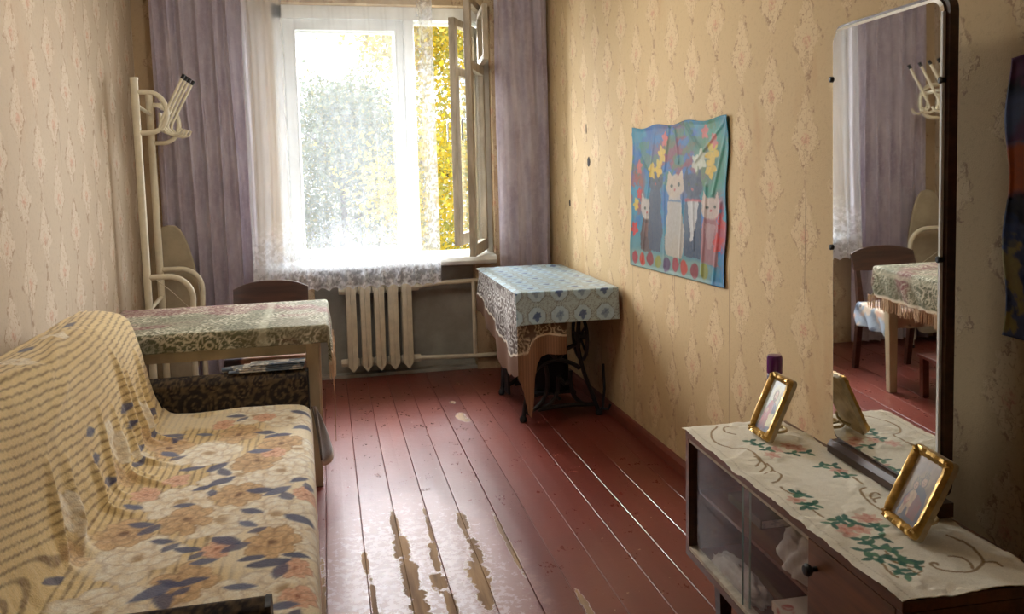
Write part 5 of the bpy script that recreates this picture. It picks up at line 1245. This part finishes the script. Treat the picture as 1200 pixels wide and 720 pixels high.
quad_poster('poster', (1.622, 1.68), (1.02, 1.67), (1.02, 1.02), (1.614, 1.020), 120, 130, paint_dark, 'dark poster with orange and blue patches at the right edge behind the mirror', [(0.1, 0.0, 0.12, 1.0, 0.02, 0.006), (0.4, 0.0, 0.5, 1.0, 0.02, 0.006)], 5)

# ------------------------------------------------------------------ added fill lamp (unseen, above the frame; it brightens the room)
lamp = thing('fill_lamp', (0.15, 3.35, 2.30), 'unseen white globe fill lamp added at the ceiling above the view', 'lamp')
MB().lathe([(0.012, 2.76), (0.05, 2.758), (0.055, 2.735), (0.012, 2.72)], (0.15, 3.35, 0), 20).build('canopy', M_WHITE, lamp, True)
MB().tube([(0.15, 3.35, 2.73), (0.15, 3.35, 2.60)], 0.004, 8).build('cord', M_WHITE, lamp)
M = Mat('lit opal globe'); M.obj(); em = M.n('ShaderNodeEmission'); em.inputs[0].default_value = (1.0, 0.965, 0.915, 1); em.inputs[1].default_value = LAMP
M.l(em.outputs[0], M.out.inputs[0])
MB().lathe([(0.02, 2.61)]+[(0.13*math.sin(k*math.pi/14)+0.002, 2.475+0.13*math.cos(k*math.pi/14)) for k in range(1, 14)]+[(0.003, 2.345)], (0.15, 3.35, 0), 24).build('globe', M.m, lamp, True)

# ------------------------------------------------------------------ garden outside the window
GZ = -5.5
struct(MB().box((-40, YW+1.2, GZ-0.3), (44, 70, GZ)).build('ground', simple('autumn grass', lin(112, 118, 70), 0.95, var=0.3, scale=2)))
def leaf_mat(name, cols):
    M = Mat(name); M.pos(); a = M.n('ShaderNodeAttribute', attribute_name='Col')
    d = M.n('ShaderNodeBsdfDiffuse'); M.l(a.outputs['Color'], d.inputs[0]); t = M.n('ShaderNodeBsdfTranslucent'); M.l(a.outputs['Color'], t.inputs[0])
    mx_ = M.n('ShaderNodeMixShader'); mx_.inputs[0].default_value = 0.45; M.l(d.outputs[0], mx_.inputs[1]); M.l(t.outputs[0], mx_.inputs[2]); M.l(mx_.outputs[0], M.out.inputs[0])
    return M.m
M_LEAF = leaf_mat('autumn leaves', None); M_BARK = simple('grey bark', lin(96, 86, 74), 0.9, var=0.3, scale=12, bs=0.5, stretch=(1, 1, 0.2))
def tree(x, y, top, rad, low, nleaf, size, pal, label, seed):
    r_ = np.random.RandomState(seed)
    root = thing('tree', (x, y, GZ), label, 'tree', 'trees outside the window')
    tb = MB(); tb.tube([(x, y, GZ), (x+0.05, y, GZ+(top-GZ)*0.5), (x-0.05, y+0.1, top-0.6)], [0.16, 0.11, 0.04], 10)
    for k in range(9):
        zz = low+(top-low)*k/9; a = k*2.4
        tb.tube([(x, y, zz), (x+rad*0.4*math.cos(a), y+rad*0.4*math.sin(a), zz+0.5), (x+rad*0.8*math.cos(a), y+rad*0.8*math.sin(a), zz+0.8)], [0.05, 0.03, 0.012], 6)
    tb.build('trunk', M_BARK, root, True)
    # leaves grow in clumps on an ovoid crown
    nc = 90; th = r_.rand(nc)*2*np.pi; zc = r_.rand(nc)
    prof_ = np.sin(np.pi*np.clip(zc*0.86+0.12, 0, 1))**0.7
    rc = rad*prof_*np.sqrt(0.25+0.75*r_.rand(nc)); C_ = np.stack([x+rc*np.cos(th), y+rc*np.sin(th), low+(top-low)*zc], 1)
    ci = r_.randint(0, nc, nleaf); P = C_[ci]+r_.randn(nleaf, 3)*np.array([0.36, 0.36, 0.30])*rad/1.8
    d1 = r_.randn(nleaf, 3); d1 /= np.linalg.norm(d1, axis=1)[:, None]; d2 = np.cross(d1, r_.randn(nleaf, 3)); d2 /= np.linalg.norm(d2, axis=1)[:, None]
    s = size*(0.7+0.6*r_.rand(nleaf))[:, None]
    V = np.stack([P-d1*s, P+d2*s*0.62, P+d1*s, P-d2*s*0.62], 1).reshape(-1, 3)
    F = np.arange(nleaf*4).reshape(-1, 4)
    pc = np.array(pal); w_ = r_.rand(nleaf); kk = r_.randint(0, len(pal), nleaf); cc = pc[kk]*(0.75+0.5*r_.rand(nleaf))[:, None]
    cl = np.repeat(np.clip(cc, 0, 1), 4, axis=0)
    f_ = put('foliage', V, F, M_LEAF, root, False, cl); f_['kind'] = 'stuff'
YEL = [lin(236, 206, 70), lin(224, 196, 84), lin(206, 196, 112), lin(180, 178, 100), lin(244, 222, 112)]
GRN = [lin(126, 140, 92), lin(112, 130, 90), lin(146, 150, 98), lin(132, 146, 112), lin(172, 162, 88)]
tree(2.75, 14.5, 6.5, 2.0, -3.5, 42000, 0.050, YEL, 'bright yellow birch close outside the right half of the window', 3)
tree(0.5, 24.0, 3.4, 2.6, -4.5, 52000, 0.060, GRN, 'pale green tree outside, behind the middle of the window', 5)
tree(9.0, 24.0, 6.0, 2.6, -4.0, 9000, 0.12, YEL[1:]+GRN[:2], 'tall yellowing tree outside, furthest to the right', 12)
tree(-7.0, 25.0, 4.6, 2.6, -4.0, 9000, 0.12, GRN, 'green tree outside, furthest to the left', 15)
